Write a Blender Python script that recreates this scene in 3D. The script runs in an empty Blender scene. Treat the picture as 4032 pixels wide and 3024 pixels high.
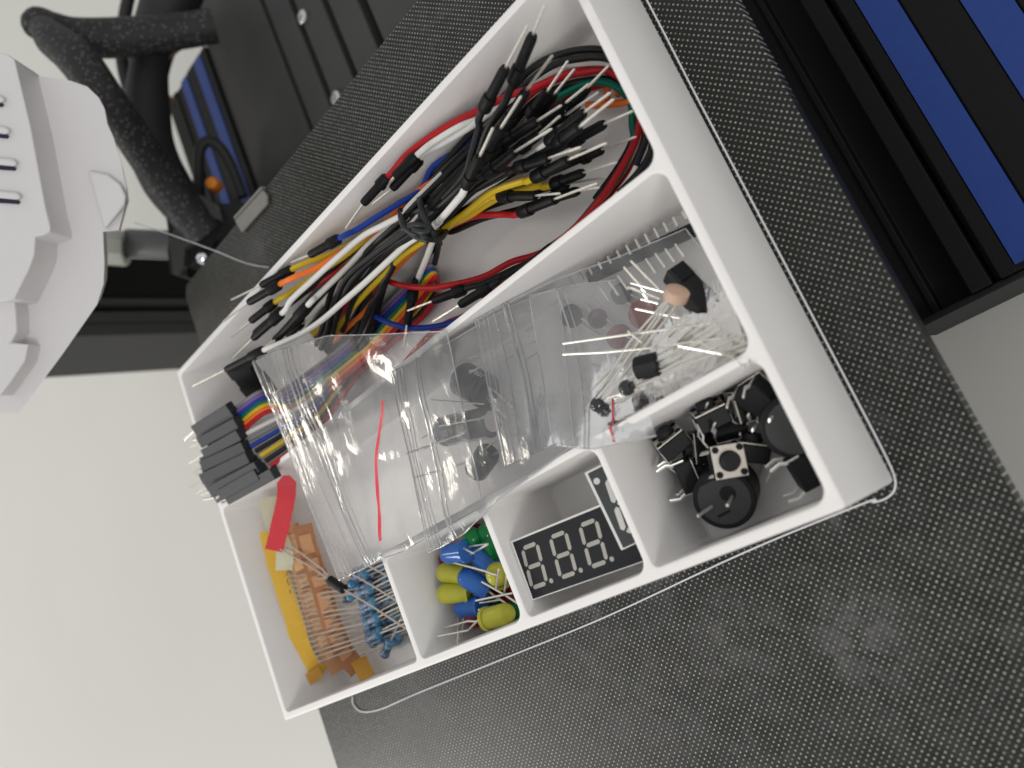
import bpy, bmesh, math, random
from mathutils import Vector, Matrix, noise
from mathutils.geometry import tessellate_polygon
random.seed(7)
S = 0.001                                   # every length below is in millimetres
# ------------------------------------------------------------------ camera, world, lights, exposure
CAM = Vector((223.3428, 6.5649, 148.2610))
ROW = [Vector((0.6588014, -0.3754673, -0.6519241)), Vector((-0.4379469, -0.8959937, 0.0734691)), Vector((-0.6117051, 0.2371066, -0.7547167))]
FPX = 3211.35
sc = bpy.context.scene
cd = bpy.data.cameras.new('camera'); cam = bpy.data.objects.new('camera', cd); sc.collection.objects.link(cam)
r0, r1, r2 = ROW[0], -ROW[1], -ROW[2]
cam.matrix_world = Matrix(((r0.x, r1.x, r2.x, CAM.x*S), (r0.y, r1.y, r2.y, CAM.y*S), (r0.z, r1.z, r2.z, CAM.z*S), (0, 0, 0, 1)))
cd.sensor_width = 36; cd.lens = FPX/4032*36; cd.clip_start = 0.01; cd.clip_end = 20
cd.dof.use_dof = True; cd.dof.focus_distance = 0.182; cd.dof.aperture_fstop = 14
sc.camera = cam
w = bpy.data.worlds.new('World'); sc.world = w; w.use_nodes = True
nt = w.node_tree; bg = nt.nodes['Background']
tc = nt.nodes.new('ShaderNodeTexCoord'); sp = nt.nodes.new('ShaderNodeSeparateXYZ'); cr = nt.nodes.new('ShaderNodeValToRGB')
nt.links.new(tc.outputs['Generated'], sp.inputs[0]); nt.links.new(sp.outputs['Z'], cr.inputs[0]); nt.links.new(cr.outputs[0], bg.inputs[0])
cr.color_ramp.elements[0].position = 0.0; cr.color_ramp.elements[0].color = (0.66, 0.655, 0.64, 1)
cr.color_ramp.elements[1].position = 0.8; cr.color_ramp.elements[1].color = (0.86, 0.86, 0.87, 1)
bg.inputs[1].default_value = 0.74
def area(name, loc, size, power, col, aim=(90, 50, 0), sy=None):
    l = bpy.data.lights.new(name, 'AREA'); l.size = size; l.energy = power; l.color = col
    if sy: l.shape = 'RECTANGLE'; l.size_y = sy
    o = bpy.data.objects.new(name, l); sc.collection.objects.link(o); o.location = loc
    d = Vector(aim)*S - Vector(loc); o.rotation_euler = d.to_track_quat('-Z', 'Y').to_euler(); return o
area('ceiling_and_fill_lamp', (1.25, -1.15, 1.35), 0.5, 10, (1, 0.965, 0.92))
area('ceiling_and_fill_lamp', (-1.5, 0.55, 1.3), 0.14, 6, (1, 0.93, 0.80), sy=0.6)
area('ceiling_and_fill_lamp', (-1.7, -0.55, 1.1), 0.55, 13, (1, 0.97, 0.93))  # added fill lamp, no seen source, lays a grey haze on the bed glass
sc.view_settings.view_transform = 'Standard'; sc.view_settings.look = 'None'; sc.view_settings.exposure = 0.02; sc.view_settings.gamma = 1.0
sc.cycles.max_bounces = 14; sc.cycles.transparent_max_bounces = 24; sc.cycles.caustics_reflective = False; sc.cycles.caustics_refractive = False
sc.cycles.sample_clamp_indirect = 4

# ------------------------------------------------------------------ pixel (4032 x 3024) + height -> place in the tray
def P(x, y, z):
    d = ROW[0]*((x-2016)/FPX) + ROW[1]*((y-1512)/FPX) + ROW[2]
    return CAM + d*((z-CAM.z)/d.z)
def PD(x, y, depth):
    return CAM + (ROW[0]*((x-2016)/FPX) + ROW[1]*((y-1512)/FPX) + ROW[2])*depth
def CV(x, y, t):                            # direction seen as right, down, towards the viewer
    return (ROW[0]*x + ROW[1]*y - ROW[2]*t).normalized()
H = 24.1
WELL = dict(big=(2, 171.3, 64.6, 107.7), mid=(2, 171.3, 28.2, 63), left=(2, 64.4, 2, 63), led=(66.2, 101.2, 2, 26.6), disp=(103, 134.8, 2, 26.6), buz=(136.4, 171.3, 2, 26.6))
def PC(x, y, z, well=None, r=0.8):
    if not well: return P(x, y, z)
    x0, x1, y0, y1 = WELL[well]
    z = max(z, 1.2+r)
    for k in range(200):
        q = P(x, y, z)
        if z >= H+r or (q.x >= x0+r and q.y <= y1-r and q.y >= y0+r*0.5): return q
        z += 0.25
    return q
def fr(x0, y0, s): return lambda x, y: (x0+x/s, y0+y/s)
fA = fr(1300, 0, 1.58); fB = fr(700, 700, 1.8433); fC = fr(1600, 1000, 1.8433); fD = fr(2500, 1400, 2.4578)
fE = fr(1900, 700, 2.0109); fG = fr(1600, 1700, 2.0109); fK = fr(600, 1300, 3.6867); fL = fr(1400, 2050, 3.16)
fR = fr(1200, 2200, 4.424); fT = fr(800, 1800, 2.765); f1 = fr(0, 0, 2.0109); f2 = fr(0, 800, 1.7015); fQ = fr(700, 1300, 1.8433)
fd = lambda x, y: (x*1.8228, y*1.8228)

# ------------------------------------------------------------------ materials
MATS = {}
def mat(name, col, rough=0.5, metal=0.0, trans=0.0, coat=0.0, var=0.06, vs=900, bump=0.0, bs=1500, spec=0.5, sss=0.0, ior=1.45, wave=None):
    if name in MATS: return MATS[name]
    m = bpy.data.materials.new(name); m.use_nodes = True; n = m.node_tree.nodes; l = m.node_tree.links
    b = n['Principled BSDF']; b.inputs['Roughness'].default_value = rough; b.inputs['Metallic'].default_value = metal
    b.inputs['Transmission Weight'].default_value = trans; b.inputs['Coat Weight'].default_value = coat; b.inputs['IOR'].default_value = ior
    b.inputs['Specular IOR Level'].default_value = spec
    if sss: b.inputs['Subsurface Weight'].default_value = sss; b.inputs['Subsurface Radius'].default_value = (0.002, 0.0017, 0.0014); b.inputs['Subsurface Scale'].default_value = 1
    t = n.new('ShaderNodeTexCoord'); no = n.new('ShaderNodeTexNoise'); no.inputs['Scale'].default_value = vs; no.inputs['Detail'].default_value = 3
    l.new(t.outputs['Object'], no.inputs['Vector'])
    mr = n.new('ShaderNodeMapRange'); mr.inputs['To Min'].default_value = 1-var; mr.inputs['To Max'].default_value = 1+var
    l.new(no.outputs[0], mr.inputs[0])
    mx = n.new('ShaderNodeMix'); mx.data_type = 'RGBA'; mx.blend_type = 'MULTIPLY'; mx.inputs[0].default_value = 1
    mx.inputs[6].default_value = (*col, 1); l.new(mr.outputs[0], mx.inputs[7]); l.new(mx.outputs[2], b.inputs['Base Color'])
    last = None
    if bump:
        n2 = n.new('ShaderNodeTexNoise'); n2.inputs['Scale'].default_value = bs; n2.inputs['Detail'].default_value = 2; l.new(t.outputs['Object'], n2.inputs['Vector'])
        bp = n.new('ShaderNodeBump'); bp.inputs['Strength'].default_value = bump; bp.inputs['Distance'].default_value = 0.0003
        l.new(n2.outputs[0], bp.inputs['Height']); l.new(bp.outputs[0], b.inputs['Normal']); last = bp
    if wave:
        wv = n.new('ShaderNodeTexWave'); wv.bands_direction = wave[0]; wv.inputs['Scale'].default_value = wave[1]; wv.inputs['Distortion'].default_value = 0.4; wv.inputs['Detail'].default_value = 2
        l.new(t.outputs['Object'], wv.inputs['Vector'])
        bp = n.new('ShaderNodeBump'); bp.inputs['Strength'].default_value = wave[2]; bp.inputs['Distance'].default_value = 0.0001
        l.new(wv.outputs[0], bp.inputs['Height'])
        if last: l.new(last.outputs[0], bp.inputs['Normal'])
        l.new(bp.outputs[0], b.inputs['Normal'])
    MATS[name] = m; return m
PLA = mat('white_print', (0.83, 0.815, 0.80), 0.42, var=0.015, vs=60, bump=0.12, bs=900, wave=('Z', 1500, 0.22), spec=0.4)
PLAD = mat('white_print_duct', (0.72, 0.705, 0.71), 0.55, var=0.02, vs=60, bump=0.3, bs=900)
SKIRT = mat('white_filament', (0.78, 0.78, 0.80), 0.3)
HOUS = mat('black_housing', (0.006, 0.0065, 0.007), 0.45, var=0.3, bump=0.15, spec=.2)
BODY = mat('black_plastic', (0.009, 0.010, 0.011), 0.5, var=0.3, bump=0.2, spec=.25)
BODY2 = mat('black_moulding', (0.016, 0.017, 0.018), 0.62, var=0.3, vs=400, bump=0.25, spec=.3)
PIN = mat('tinned_pin', (0.86, 0.83, 0.75), 0.30, metal=0.7, var=0.2, vs=1500, bump=0.2)
PLATE = mat('steel_plate', (0.72, 0.67, 0.60), 0.38, metal=0.75, var=0.08)
LEG = mat('bright_leg', (0.92, 0.91, 0.87), 0.3, metal=0.45, var=0.1)
COL = dict(red=(0.42, 0.012, 0.018), black=(0.008, 0.009, 0.010), white=(0.74, 0.73, 0.70), yellow=(0.62, 0.43, 0.02), orange=(0.80, 0.17, 0.02),
           blue=(0.012, 0.045, 0.30), green=(0.0, 0.14, 0.09), purple=(0.20, 0.10, 0.33), gray=(0.22, 0.22, 0.23), brown=(0.12, 0.035, 0.025))
WIRE = {k: mat(k+'_insulation', v, 0.40, var=0.05, bump=0.05, spec=.3) for k, v in COL.items()}
RAIL = mat('black_anodised', (0.006, 0.0065, 0.006), 0.6, var=0.25, vs=1200, bump=0.15, bs=3000, spec=0.22)
RAILG = mat('dark_grey_coating', (0.050, 0.050, 0.049), 0.6, var=0.12, vs=800, bump=0.2, bs=3000, spec=0.3)
BLUE = mat('blue_anodised', (0.014, 0.048, 0.24), 0.5, var=0.1, vs=500, bump=0.1, spec=0.4)
SLEEVE = mat('braided_sleeve', (0.025, 0.025, 0.026), 0.6, var=0.6, vs=900, bump=0.8, bs=1200)

def sleeve():
    m = MATS['braided_sleeve']; n = m.node_tree.nodes; l = m.node_tree.links; b = n['Principled BSDF']
    t = n.new('ShaderNodeTexCoord'); v = n.new('ShaderNodeTexVoronoi'); v.inputs['Scale'].default_value = 620; l.new(t.outputs['Object'], v.inputs['Vector'])
    r = n.new('ShaderNodeMapRange'); r.inputs['From Min'].default_value = 0.33; r.inputs['From Max'].default_value = 0.22; l.new(v.outputs['Distance'], r.inputs[0])
    x = n.new('ShaderNodeMix'); x.data_type = 'RGBA'; x.inputs[6].default_value = (0.018, 0.018, 0.019, 1); x.inputs[7].default_value = (0.11, 0.11, 0.11, 1); l.new(r.outputs[0], x.inputs[0]); l.new(x.outputs[2], b.inputs['Base Color'])  # grey specks put the sparkle of the braid into the colour
sleeve()
class MB:
    def __init__(s): s.v = []; s.f = []; s.sm = []
    def add(s, vs, fs, smooth=False):
        k = len(s.v); s.v += [Vector(a) for a in vs]; s.f += [tuple(k+i for i in f) for f in fs]; s.sm += [smooth]*len(fs); return s
    def box(s, c, sz, X=None, Y=None, Zv=None):
        X = X or Vector((1, 0, 0)); Y = Y or Vector((0, 1, 0)); Zv = Zv or X.cross(Y)
        c = Vector(c); vs = [c+X*(i*sz[0]/2)+Y*(j*sz[1]/2)+Zv*(k*sz[2]/2) for i in (-1, 1) for j in (-1, 1) for k in (-1, 1)]
        return s.add(vs, [(0, 1, 3, 2), (4, 6, 7, 5), (0, 4, 5, 1), (2, 3, 7, 6), (0, 2, 6, 4), (1, 5, 7, 3)])
    def prism(s, pts, off, smooth=False):
        n = len(pts); off = Vector(off); pts = [Vector(p) for p in pts]
        tri = tessellate_polygon([pts])
        s.add(pts+[p+off for p in pts], [(i, (i+1) % n, n+(i+1) % n, n+i) for i in range(n)], smooth)
        s.add(pts+[p+off for p in pts], [tuple(t) for t in tri]+[tuple(n+i for i in reversed(t)) for t in tri]); return s
    def tube(s, path, r, n=10, rad=None, caps=True, flat=1.0):
        path = [Vector(p) for p in path]; N = len(path); rad = rad or [r]*N
        T = [(path[min(i+1, N-1)]-path[max(i-1, 0)]).normalized() for i in range(N)]
        u = T[0].orthogonal().normalized(); vs = []; fs = []
        for i in range(N):
            u = (u - T[i]*u.dot(T[i])).normalized(); w_ = T[i].cross(u)
            vs += [path[i]+(u*math.cos(a)+w_*math.sin(a)*flat)*rad[i] for a in (2*math.pi*k/n for k in range(n))]
        fs = [(i*n+k, i*n+(k+1) % n, (i+1)*n+(k+1) % n, (i+1)*n+k) for i in range(N-1) for k in range(n)]
        s.add(vs, fs, True)
        if caps: s.add(vs[:n], [tuple(reversed(range(n)))]); s.add(vs[-n:], [tuple(range(n))])
        return s
    def lathe(s, p, ax, prof, n=28):
        ax = Vector(ax).normalized(); u = ax.orthogonal().normalized(); w_ = ax.cross(u); p = Vector(p); vs = []
        for (d, r) in prof: vs += [p+ax*d+(u*math.cos(a)+w_*math.sin(a))*max(r, 1e-4) for a in (2*math.pi*k/n for k in range(n))]
        N = len(prof); s.add(vs, [(i*n+k, i*n+(k+1) % n, (i+1)*n+(k+1) % n, (i+1)*n+k) for i in range(N-1) for k in range(n)], True)
        s.add(vs[:n], [tuple(reversed(range(n)))]); s.add(vs[-n:], [tuple(range(n))]); return s
    def sheet(s, rows, smooth=True):
        m = len(rows[0]); k = [p for r_ in rows for p in r_]
        return s.add(k, [(i*m+j, i*m+j+1, (i+1)*m+j+1, (i+1)*m+j) for i in range(len(rows)-1) for j in range(m-1)], smooth)
    def build(s, name, m, parent=None, bevel=0, angle=35, label=None):
        o0 = Vector(parent['_o']) if parent else (Vector(s.org) if hasattr(s, 'org') else Vector((0, 0, 0)))
        me = bpy.data.meshes.new(name); me.from_pydata([(v-o0)*S for v in s.v], [], s.f)
        for ms in (m if isinstance(m, list) else [m]): me.materials.append(ms)
        bm = bmesh.new(); bm.from_mesh(me)
        bm.faces.ensure_lookup_table()
        for f, q in zip(bm.faces, s.sm): f.smooth = q
        bmesh.ops.remove_doubles(bm, verts=bm.verts, dist=1e-7); bmesh.ops.recalc_face_normals(bm, faces=bm.faces); bm.to_mesh(me); bm.free()
        me.set_sharp_from_angle(angle=math.radians(angle)) if any(s.sm) else None
        o = bpy.data.objects.new(name, me); sc.collection.objects.link(o)
        if parent: o.parent = parent
        else: o.location = o0*S
        if bevel:
            b = o.modifiers.new('bevel', 'BEVEL'); b.width = bevel*S; b.segments = 2; b.limit_method = 'ANGLE'; b.angle_limit = math.radians(40)
        o['_o'] = tuple(o0)
        if label: o['label'] = label
        return o
def tag(o, label, cat, group=None):
    o['label'] = label; o['category'] = cat
    if group: o['group'] = group
    return o
def thing(name, loc, label, cat, group=None):
    o = bpy.data.objects.new(name, None); sc.collection.objects.link(o); o.location = Vector(loc)*S; o.empty_display_size = 0.002
    o['_o'] = tuple(Vector(loc)); return tag(o, label, cat, group)
def struct(o): o['kind'] = 'structure'; return o
def smooth(pts, per=8):
    pts = [Vector(p) for p in pts]
    if len(pts) < 3: return pts
    q = [pts[0]*2-pts[1]]+pts+[pts[-1]*2-pts[-2]]; out = []
    for i in range(1, len(q)-2):
        a, b, c, d = q[i-1:i+3]
        for k in range(per):
            t = k/per; out.append(0.5*((2*b)+(c-a)*t+(2*a-5*b+4*c-d)*t*t+(3*b-a-3*c+d)*t**3))
    return out+[pts[-1]]
ORD = 'first second third fourth fifth sixth seventh eighth ninth tenth eleventh twelfth thirteenth fourteenth fifteenth sixteenth seventeenth eighteenth'.split()

# ------------------------------------------------------------------ desk, printer bed, rails
DZ = -82
dk = mat('desk_laminate', (0.56, 0.56, 0.525), 0.5, var=0.03, vs=12, bump=0.05, bs=600)
b = MB(); b.box((-900, 400, DZ-10), (3400, 3000, 20)); struct(b.build('desk', dk))

def glass_mat():
    m = bpy.data.materials.new('dotted_glass'); m.use_nodes = True; n = m.node_tree.nodes; l = m.node_tree.links; b = n['Principled BSDF']
    t = n.new('ShaderNodeTexCoord'); mp = n.new('ShaderNodeMapping'); mp.inputs['Rotation'].default_value = (0, 0, math.radians(45.4)); mp.inputs['Scale'].default_value = (1/0.001055,)*3
    l.new(t.outputs['Object'], mp.inputs['Vector'])
    def math_(op, a, b_=None):
        x = n.new('ShaderNodeMath'); x.operation = op
        for i, v in enumerate((a, b_)):
            if v is None: continue
            if isinstance(v, (int, float)): x.inputs[i].default_value = v
            else: l.new(v, x.inputs[i])
        return x.outputs[0]
    s = n.new('ShaderNodeSeparateXYZ'); l.new(mp.outputs[0], s.inputs[0])
    fx = math_('SUBTRACT', math_('FRACT', s.outputs[0]), 0.5); fy = math_('SUBTRACT', math_('FRACT', s.outputs[1]), 0.5)
    d = math_('SQRT', math_('ADD', math_('MULTIPLY', fx, fx), math_('MULTIPLY', fy, fy)))
    mr = n.new('ShaderNodeMapRange'); mr.inputs['From Min'].default_value = 0.20; mr.inputs['From Max'].default_value = 0.13; l.new(d, mr.inputs[0])
    wn = n.new('ShaderNodeTexWhiteNoise'); wn.noise_dimensions = '2D'; fl = n.new('ShaderNodeVectorMath'); fl.operation = 'FLOOR'; l.new(mp.outputs[0], fl.inputs[0]); l.new(fl.outputs[0], wn.inputs['Vector'])
    lvl = math_('ADD', math_('MULTIPLY', wn.outputs[0], 0.55), 0.45)
    n1 = n.new('ShaderNodeTexNoise'); n1.inputs['Scale'].default_value = 190; n1.inputs['Detail'].default_value = 8; n1.inputs['Roughness'].default_value = 0.72; n1.inputs['Distortion'].default_value = 0.8; l.new(t.outputs['Object'], n1.inputs['Vector'])
    sm = n.new('ShaderNodeMapRange'); sm.inputs['From Min'].default_value = 0.42; sm.inputs['From Max'].default_value = 0.78; l.new(n1.outputs[0], sm.inputs[0])
    n2 = n.new('ShaderNodeTexNoise'); n2.inputs['Scale'].default_value = 9; n2.inputs['Detail'].default_value = 3; l.new(t.outputs['Object'], n2.inputs['Vector'])
    n2r = n.new('ShaderNodeMapRange'); n2r.inputs['From Min'].default_value = 0.45; n2r.inputs['From Max'].default_value = 0.7; l.new(n2.outputs[0], n2r.inputs[0])
    dust = math_('MULTIPLY', math_('MULTIPLY', sm.outputs[0], n2r.outputs[0]), 0.5)
    o0 = (84, 30, -9)
    for (px_, py_, rad_, st_) in ((2150, 2270, 17, 1.0), (2560, 2260, 10, .6), (2330, 2420, 8, .8), (1640, 2790, 22, .7), (1950, 2850, 16, .3), (3380, 2500, 15, .7), (3250, 2030, 5, 1.0), (3420, 1680, 8, .5), (1000, 1000, 16, .5), (2900, 2500, 20, .35)):
        c_ = P(px_, py_, 0); vm = n.new('ShaderNodeVectorMath'); vm.operation = 'DISTANCE'; l.new(t.outputs['Object'], vm.inputs[0]); vm.inputs[1].default_value = ((c_.x-o0[0])*S, (c_.y-o0[1])*S, (0-o0[2])*S)
        g_ = n.new('ShaderNodeMapRange'); g_.interpolation_type = 'SMOOTHSTEP'; g_.inputs['From Min'].default_value = rad_*S; g_.inputs['From Max'].default_value = rad_*.15*S; g_.inputs['To Max'].default_value = st_; l.new(vm.outputs['Value'], g_.inputs[0])
        n5 = math_('ADD', math_('MULTIPLY', sm.outputs[0], 1.6), 0.12)
        dust = math_('MAXIMUM', dust, math_('MULTIPLY', g_.outputs[0], n5))
    dust = math_('MINIMUM', dust, 1.0)
    dot = math_('MULTIPLY', math_('MULTIPLY', mr.outputs[0], lvl), math_('SUBTRACT', 1.0, math_('MULTIPLY', dust, 0.8)))
    c1 = n.new('ShaderNodeMix'); c1.data_type = 'RGBA'; c1.inputs[6].default_value = (0.011, 0.0115, 0.010, 1); c1.inputs[7].default_value = (0.50, 0.50, 0.44, 1); l.new(dot, c1.inputs[0])
    c2 = n.new('ShaderNodeMix'); c2.data_type = 'RGBA'; c2.inputs[7].default_value = (0.22, 0.22, 0.215, 1); l.new(c1.outputs[2], c2.inputs[6]); l.new(math_('MULTIPLY', dust, 0.55), c2.inputs[0])
    l.new(c2.outputs[2], b.inputs['Base Color'])
    rr = n.new('ShaderNodeMapRange'); rr.inputs['To Min'].default_value = 0.36; rr.inputs['To Max'].default_value = 0.6; l.new(dust, rr.inputs[0]); l.new(rr.outputs[0], b.inputs['Roughness'])
    b.inputs['Specular IOR Level'].default_value = 0.32
    return m
bed = thing('printer_bed', (84, 30, -9), 'black dotted glass printer bed under the white tray', 'printer bed')
b = MB(); g = [(-21.8, -110), (188.9, -110), (188.9, 152.6), (-19, 152.6), (-21.8, 149)]
b.prism([(x, y, -4) for x, y in g], (0, 0, 4)); b.build('glass_plate', glass_mat(), bed, bevel=0.35)
b = MB(); b.box((82, 22, -6.2), (212-8, 256, 3.4)); b.build('heater_plate', mat('heater_black', (0.02, 0.02, 0.02), 0.6), bed)
gl = mat('bright_glass_edge', (0.45, 0.50, 0.46), 0.15)
b = MB(); b.box((-22.05, -2, -1.3), (0.35, 200, 1.6)); b.build('polished_edge', gl, bed)
cl = thing('bed_clip', P(990, 830, 1), 'small grey metal clip gripping the far edge of the glass bed', 'clip')
q = [P(*fB(415, 312), 1.2), P(*fB(615, 90), 1.2), P(*fB(645, 130), 1.2), P(*fB(645, 190), 1.2), P(*fB(462, 395), 1.2)]
MB().prism([v-Vector((0, 0, 0.9)) for v in q], (0, 0, 1.0)).build('clip_jaw', mat('dull_clip_steel', (0.30, 0.29, 0.26), 0.45, metal=0.4, var=0.15), cl, bevel=0.2)
a_, b_ = q[0], q[1]; MB().prism([a_+Vector((0, 0.6, 0)), a_+Vector((0, 0.6, -9)), b_+Vector((0, 0.6, -9)), b_+Vector((0, 0.6, 0))], (0, 0.9, 0)).build('clip_back', MATS['dull_clip_steel'], cl)

def rail(name, prof, y0, y1, stripes, label, zt, capy=None):
    t = thing(name, (sum(p[0] for p in prof)/len(prof), y0, DZ), label, 'metal rail')
    MB().prism([(x, y0, z) for x, z in prof], (0, y1-y0, 0)).build('extrusion', RAIL, t, bevel=0.35)
    for (a, c) in stripes:
        MB().box(((a+c)/2, (y0+y1)/2+0.4, zt-1.0), (c-a, y1-y0-1.6, 2.2)).build('blue_stripe', BLUE, t)
    return t
zt = -45
pr = [(172, DZ), (172, -52), (181.0, -52), (181.0, -50.6), (182.6, -50.6), (182.6, -54), (190.2, -54), (190.2, -46), (194.6, -46), (194.6, -52), (196.4, -52), (196.4, zt), (199.8, zt), (199.8, zt-0.8), (206.9, zt-0.8), (206.9, zt), (215.8, zt), (215.8, zt-.8), (223.6, zt-.8), (223.6, zt), (236, zt), (236, DZ)]
rr = rail('aluminium_rail', pr, 28, 330, [(200, 206.7), (216, 223.4)], 'black aluminium rail with two wide blue stripes right of the bed', zt+0.1)
MB().box((204, 27.2, -64), (63, 1.5, 34)).build('end_cap', BODY, rr, bevel=0.4)
pl = [(-60, DZ), (-60, zt), (-51, zt), (-51, zt-.8), (-44, zt-.8), (-38.7, zt-.8), (-38.7, zt), (-31.7, zt), (-31.7, zt-.8), (-24.5, zt-.8), (-24.5, zt), (-20.5, zt), (-20.5, DZ)]
rl = rail('aluminium_rail', pl, 120, 276, [(-44.8, -39.2), (-31.4, -24.9)], 'blurred black rail with two blue stripes behind the hanging cables', zt+0.1)
pn = thing('carriage_plate', (50, 200, DZ), 'dark grey printer base plate with grooves behind the bed', 'base plate')
b = MB(); xs = [-20.3, 21, 23.5, 36, 39, 52, 55, 68, 72, 175]
for i in range(0, len(xs), 2): b.box(((xs[i]+xs[i+1])/2, 260, -64), (xs[i+1]-xs[i], 300, 35))
b.build('plate', RAILG, pn, bevel=0.4)
MB().box((48, 260, -72), (60, 299, 20)).build('groove_floor', RAIL, pn)
for xx, yy in ((655*1.823, 37*1.823), (727*1.823, 212*1.823)):
    c = P(xx, yy, -46); MB().lathe(c-Vector((0, 0, 0.5)), (0, 0, 1), [(0, 2.6), (1.2, 2.6), (1.5, 2.1), (1.5, 1.0), (0.9, 0.9)], 16).build('screw', mat('zinc_screw', (0.6, 0.6, 0.58), 0.3, metal=0.9), pn)
# upright post left of the bed
po = thing('upright_post', (-125, 208, DZ), 'dark upright printer post with grooves, blurred behind the white duct', 'metal post')
yy = lambda v: 186+(1388-v)/8.9
pf = [(-120, 186), (-120, yy(1335)), (-124, yy(1333)), (-124, yy(1329.5)), (-120, yy(1329)), (-120, yy(1276)), (-127, yy(1274)), (-127, yy(1243)), (-120, yy(1241)), (-120, yy(1211)), (-126, yy(1209)), (-126, 230), (-162, 230), (-162, 186)]
MB().prism([(x, y, DZ) for x, y in pf], (0, 0, 420)).build('profile', RAILG, po, bevel=0.5)
MB().box((-122.5, 218, -10), (4.5, 22, 150)).build('cover_strip', RAIL, po)
# dark bracket cluster between post and bed
br = thing('cable_bracket', P(860, 1000, -40), 'black moulded bracket with loose edges where the cables end', 'bracket')
def plate_px(pts, depth, th, name, m, parent, bev=0.3, away=None, seg=2):
    d = (PD(*away, depth)-CAM).normalized() if away else ROW[2]
    o = MB().prism([PD(x, y, depth) for x, y in pts], d*th).build(name, m, parent, bevel=bev)
    if seg > 2:
        o.modifiers['bevel'].segments = seg
        for p in o.data.polygons: p.use_smooth = True
        o.data.set_sharp_from_angle(angle=math.radians(70))
    return o
plate_px([f2(1050, 0), f2(1110, 90), f2(1130, 230), f2(1120, 330), f2(1140, 470), f2(1260, 500), f2(1250, 430), f2(1400, 330), f2(1440, 240), f2(1580, 150), f2(1640, 0)], 318, 30, 'housing', BODY2, br)
plate_px([f2(1190, 110), f2(1290, 200), f2(1300, 260), f2(1240, 300), f2(1230, 420), f2(1160, 480), f2(1130, 250)], 312, 5, 'tab', RAILG, br)
plate_px([f2(1340, -60), f2(1470, 20), f2(1490, 120), f2(1400, 90), f2(1290, 0)], 312, 5, 'tab', RAILG, br)
MB().lathe(PD(*f2(1358, 372), 309), CV(0, 0, 1), [(0, 2.2), (1.2, 2.0), (2.0, 0.8)], 14).build('screw_head', mat('bright_screw', (0.9, 0.9, 0.95), 0.12, metal=1.0), br)
ft = thing('hose_fitting', PD(*f2(780, 300), 340), 'grey cylinder with a milky collar beside the white duct', 'fitting')
ax = CV(1, 0.03, -0.1)
MB().lathe(PD(*f2(840, 265), 345), ax, [(0, 5.4), (1, 5.9), (24, 6.1), (25, 5.4), (31, 5.2)], 26).build('barrel', mat('grey_barrel', (0.13, 0.13, 0.13), 0.45), ft)
MB().lathe(PD(*f2(640, 295), 340), ax, [(0, 6.4), (0.6, 7.4), (10.5, 7.8), (12.5, 7.0), (12.5, 4.5), (10, 4.3)], 8).build('collar', mat('milky_collar', (0.52, 0.53, 0.47), 0.3), ft)
# orange button with loop cable
kb = thing('orange_knob', PD(*f1(1715, 1475), 330), 'small orange knob glimpsed by the blue striped rail', 'knob')
MB().lathe(PD(*f1(1715, 1475), 334), CV(0, 0, 1), [(0, 2.9), (4, 3.1), (6, 2.3), (6.6, 0.9)], 9).build('knob_cap', mat('orange_plastic', (0.75, 0.24, 0.015), 0.5, bump=0.4), kb)
def cable(name, pts, r, m, label, cat='cable', rads=None):
    p = [PD(*f1(x, y), d) for x, y, d in pts]; o = thing(name, min(p, key=lambda v: v.z), label, cat)
    path = smooth(p, 8); rad = None
    if rads:
        rad = [rads[min(int(i/8), len(rads)-1)]*(1-(i % 8)/8)+rads[min(int(i/8)+1, len(rads)-1)]*((i % 8)/8) for i in range(len(path))]
    MB().tube(path, r, 16, rad=rad).build('sheath', m, o); return o, path
_, pa = cable('braided_cable', [(330, 215, 300), (430, 320, 296), (620, 480, 292), (820, 760, 290), (960, 950, 292), (1120, 1180, 298), (1290, 1420, 305), (1480, 1680, 312), (1640, 1850, 316)], 5.2, SLEEVE, 'thick braided black cable bending down behind the white duct', rads=[4.6, 6.4, 7.2, 6.8, 6.4, 6.6, 7.2, 7.4, 7.2])
cable('braided_cable', [(250, 260, 302), (300, 200, 304), (420, 250, 306), (620, 300, 310), (1000, 295, 316), (1400, 250, 322), (1700, 205, 326)], 5.6, SLEEVE, 'thick braided black cable running straight across to the base plate', rads=[3.0, 6.5, 7.0, 7.3, 7.4, 6.8, 6.6])
cable('cable', [(1400, -160, 334), (1330, 60, 334), (1230, 300, 332), (1180, 560, 330), (1165, 900, 326), (1200, 1180, 322), (1320, 1450, 320), (1500, 1690, 320)], 8.4, mat('matt_sheath', (0.018, 0.018, 0.02), 0.6, bump=0.3), 'widest black cable hanging nearly straight down past the braided ones', rads=[12, 11, 9, 7.5, 9, 9, 9, 8])
cable('cable', [(1040, -120, 345), (985, 150, 345), (965, 420, 345), (1000, 640, 343), (1080, 850, 338), (1120, 1000, 334)], 2.6, MATS['matt_sheath'], 'thin black cable left of the widest one')
cable('cable', [(1590, 1700, 338), (1570, 1400, 336), (1580, 1200, 335), (1640, 1120, 335), (1740, 1170, 336), (1830, 1320, 338), (1920, 1560, 338)], 2.3, MATS['matt_sheath'], 'black cable looping over the blurred blue striped rail')
cable('thin_wire', [(1700, 290, 325), (1600, 318, 328), (1480, 350, 330), (1350, 450, 331), (1298, 600, 331), (1310, 720, 330), (1380, 830, 330)], 0.8, mat('brown_wire', (0.14, 0.07, 0.035), 0.5), 'thin brown wire arching beside the widest black cable', 'wire')

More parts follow.
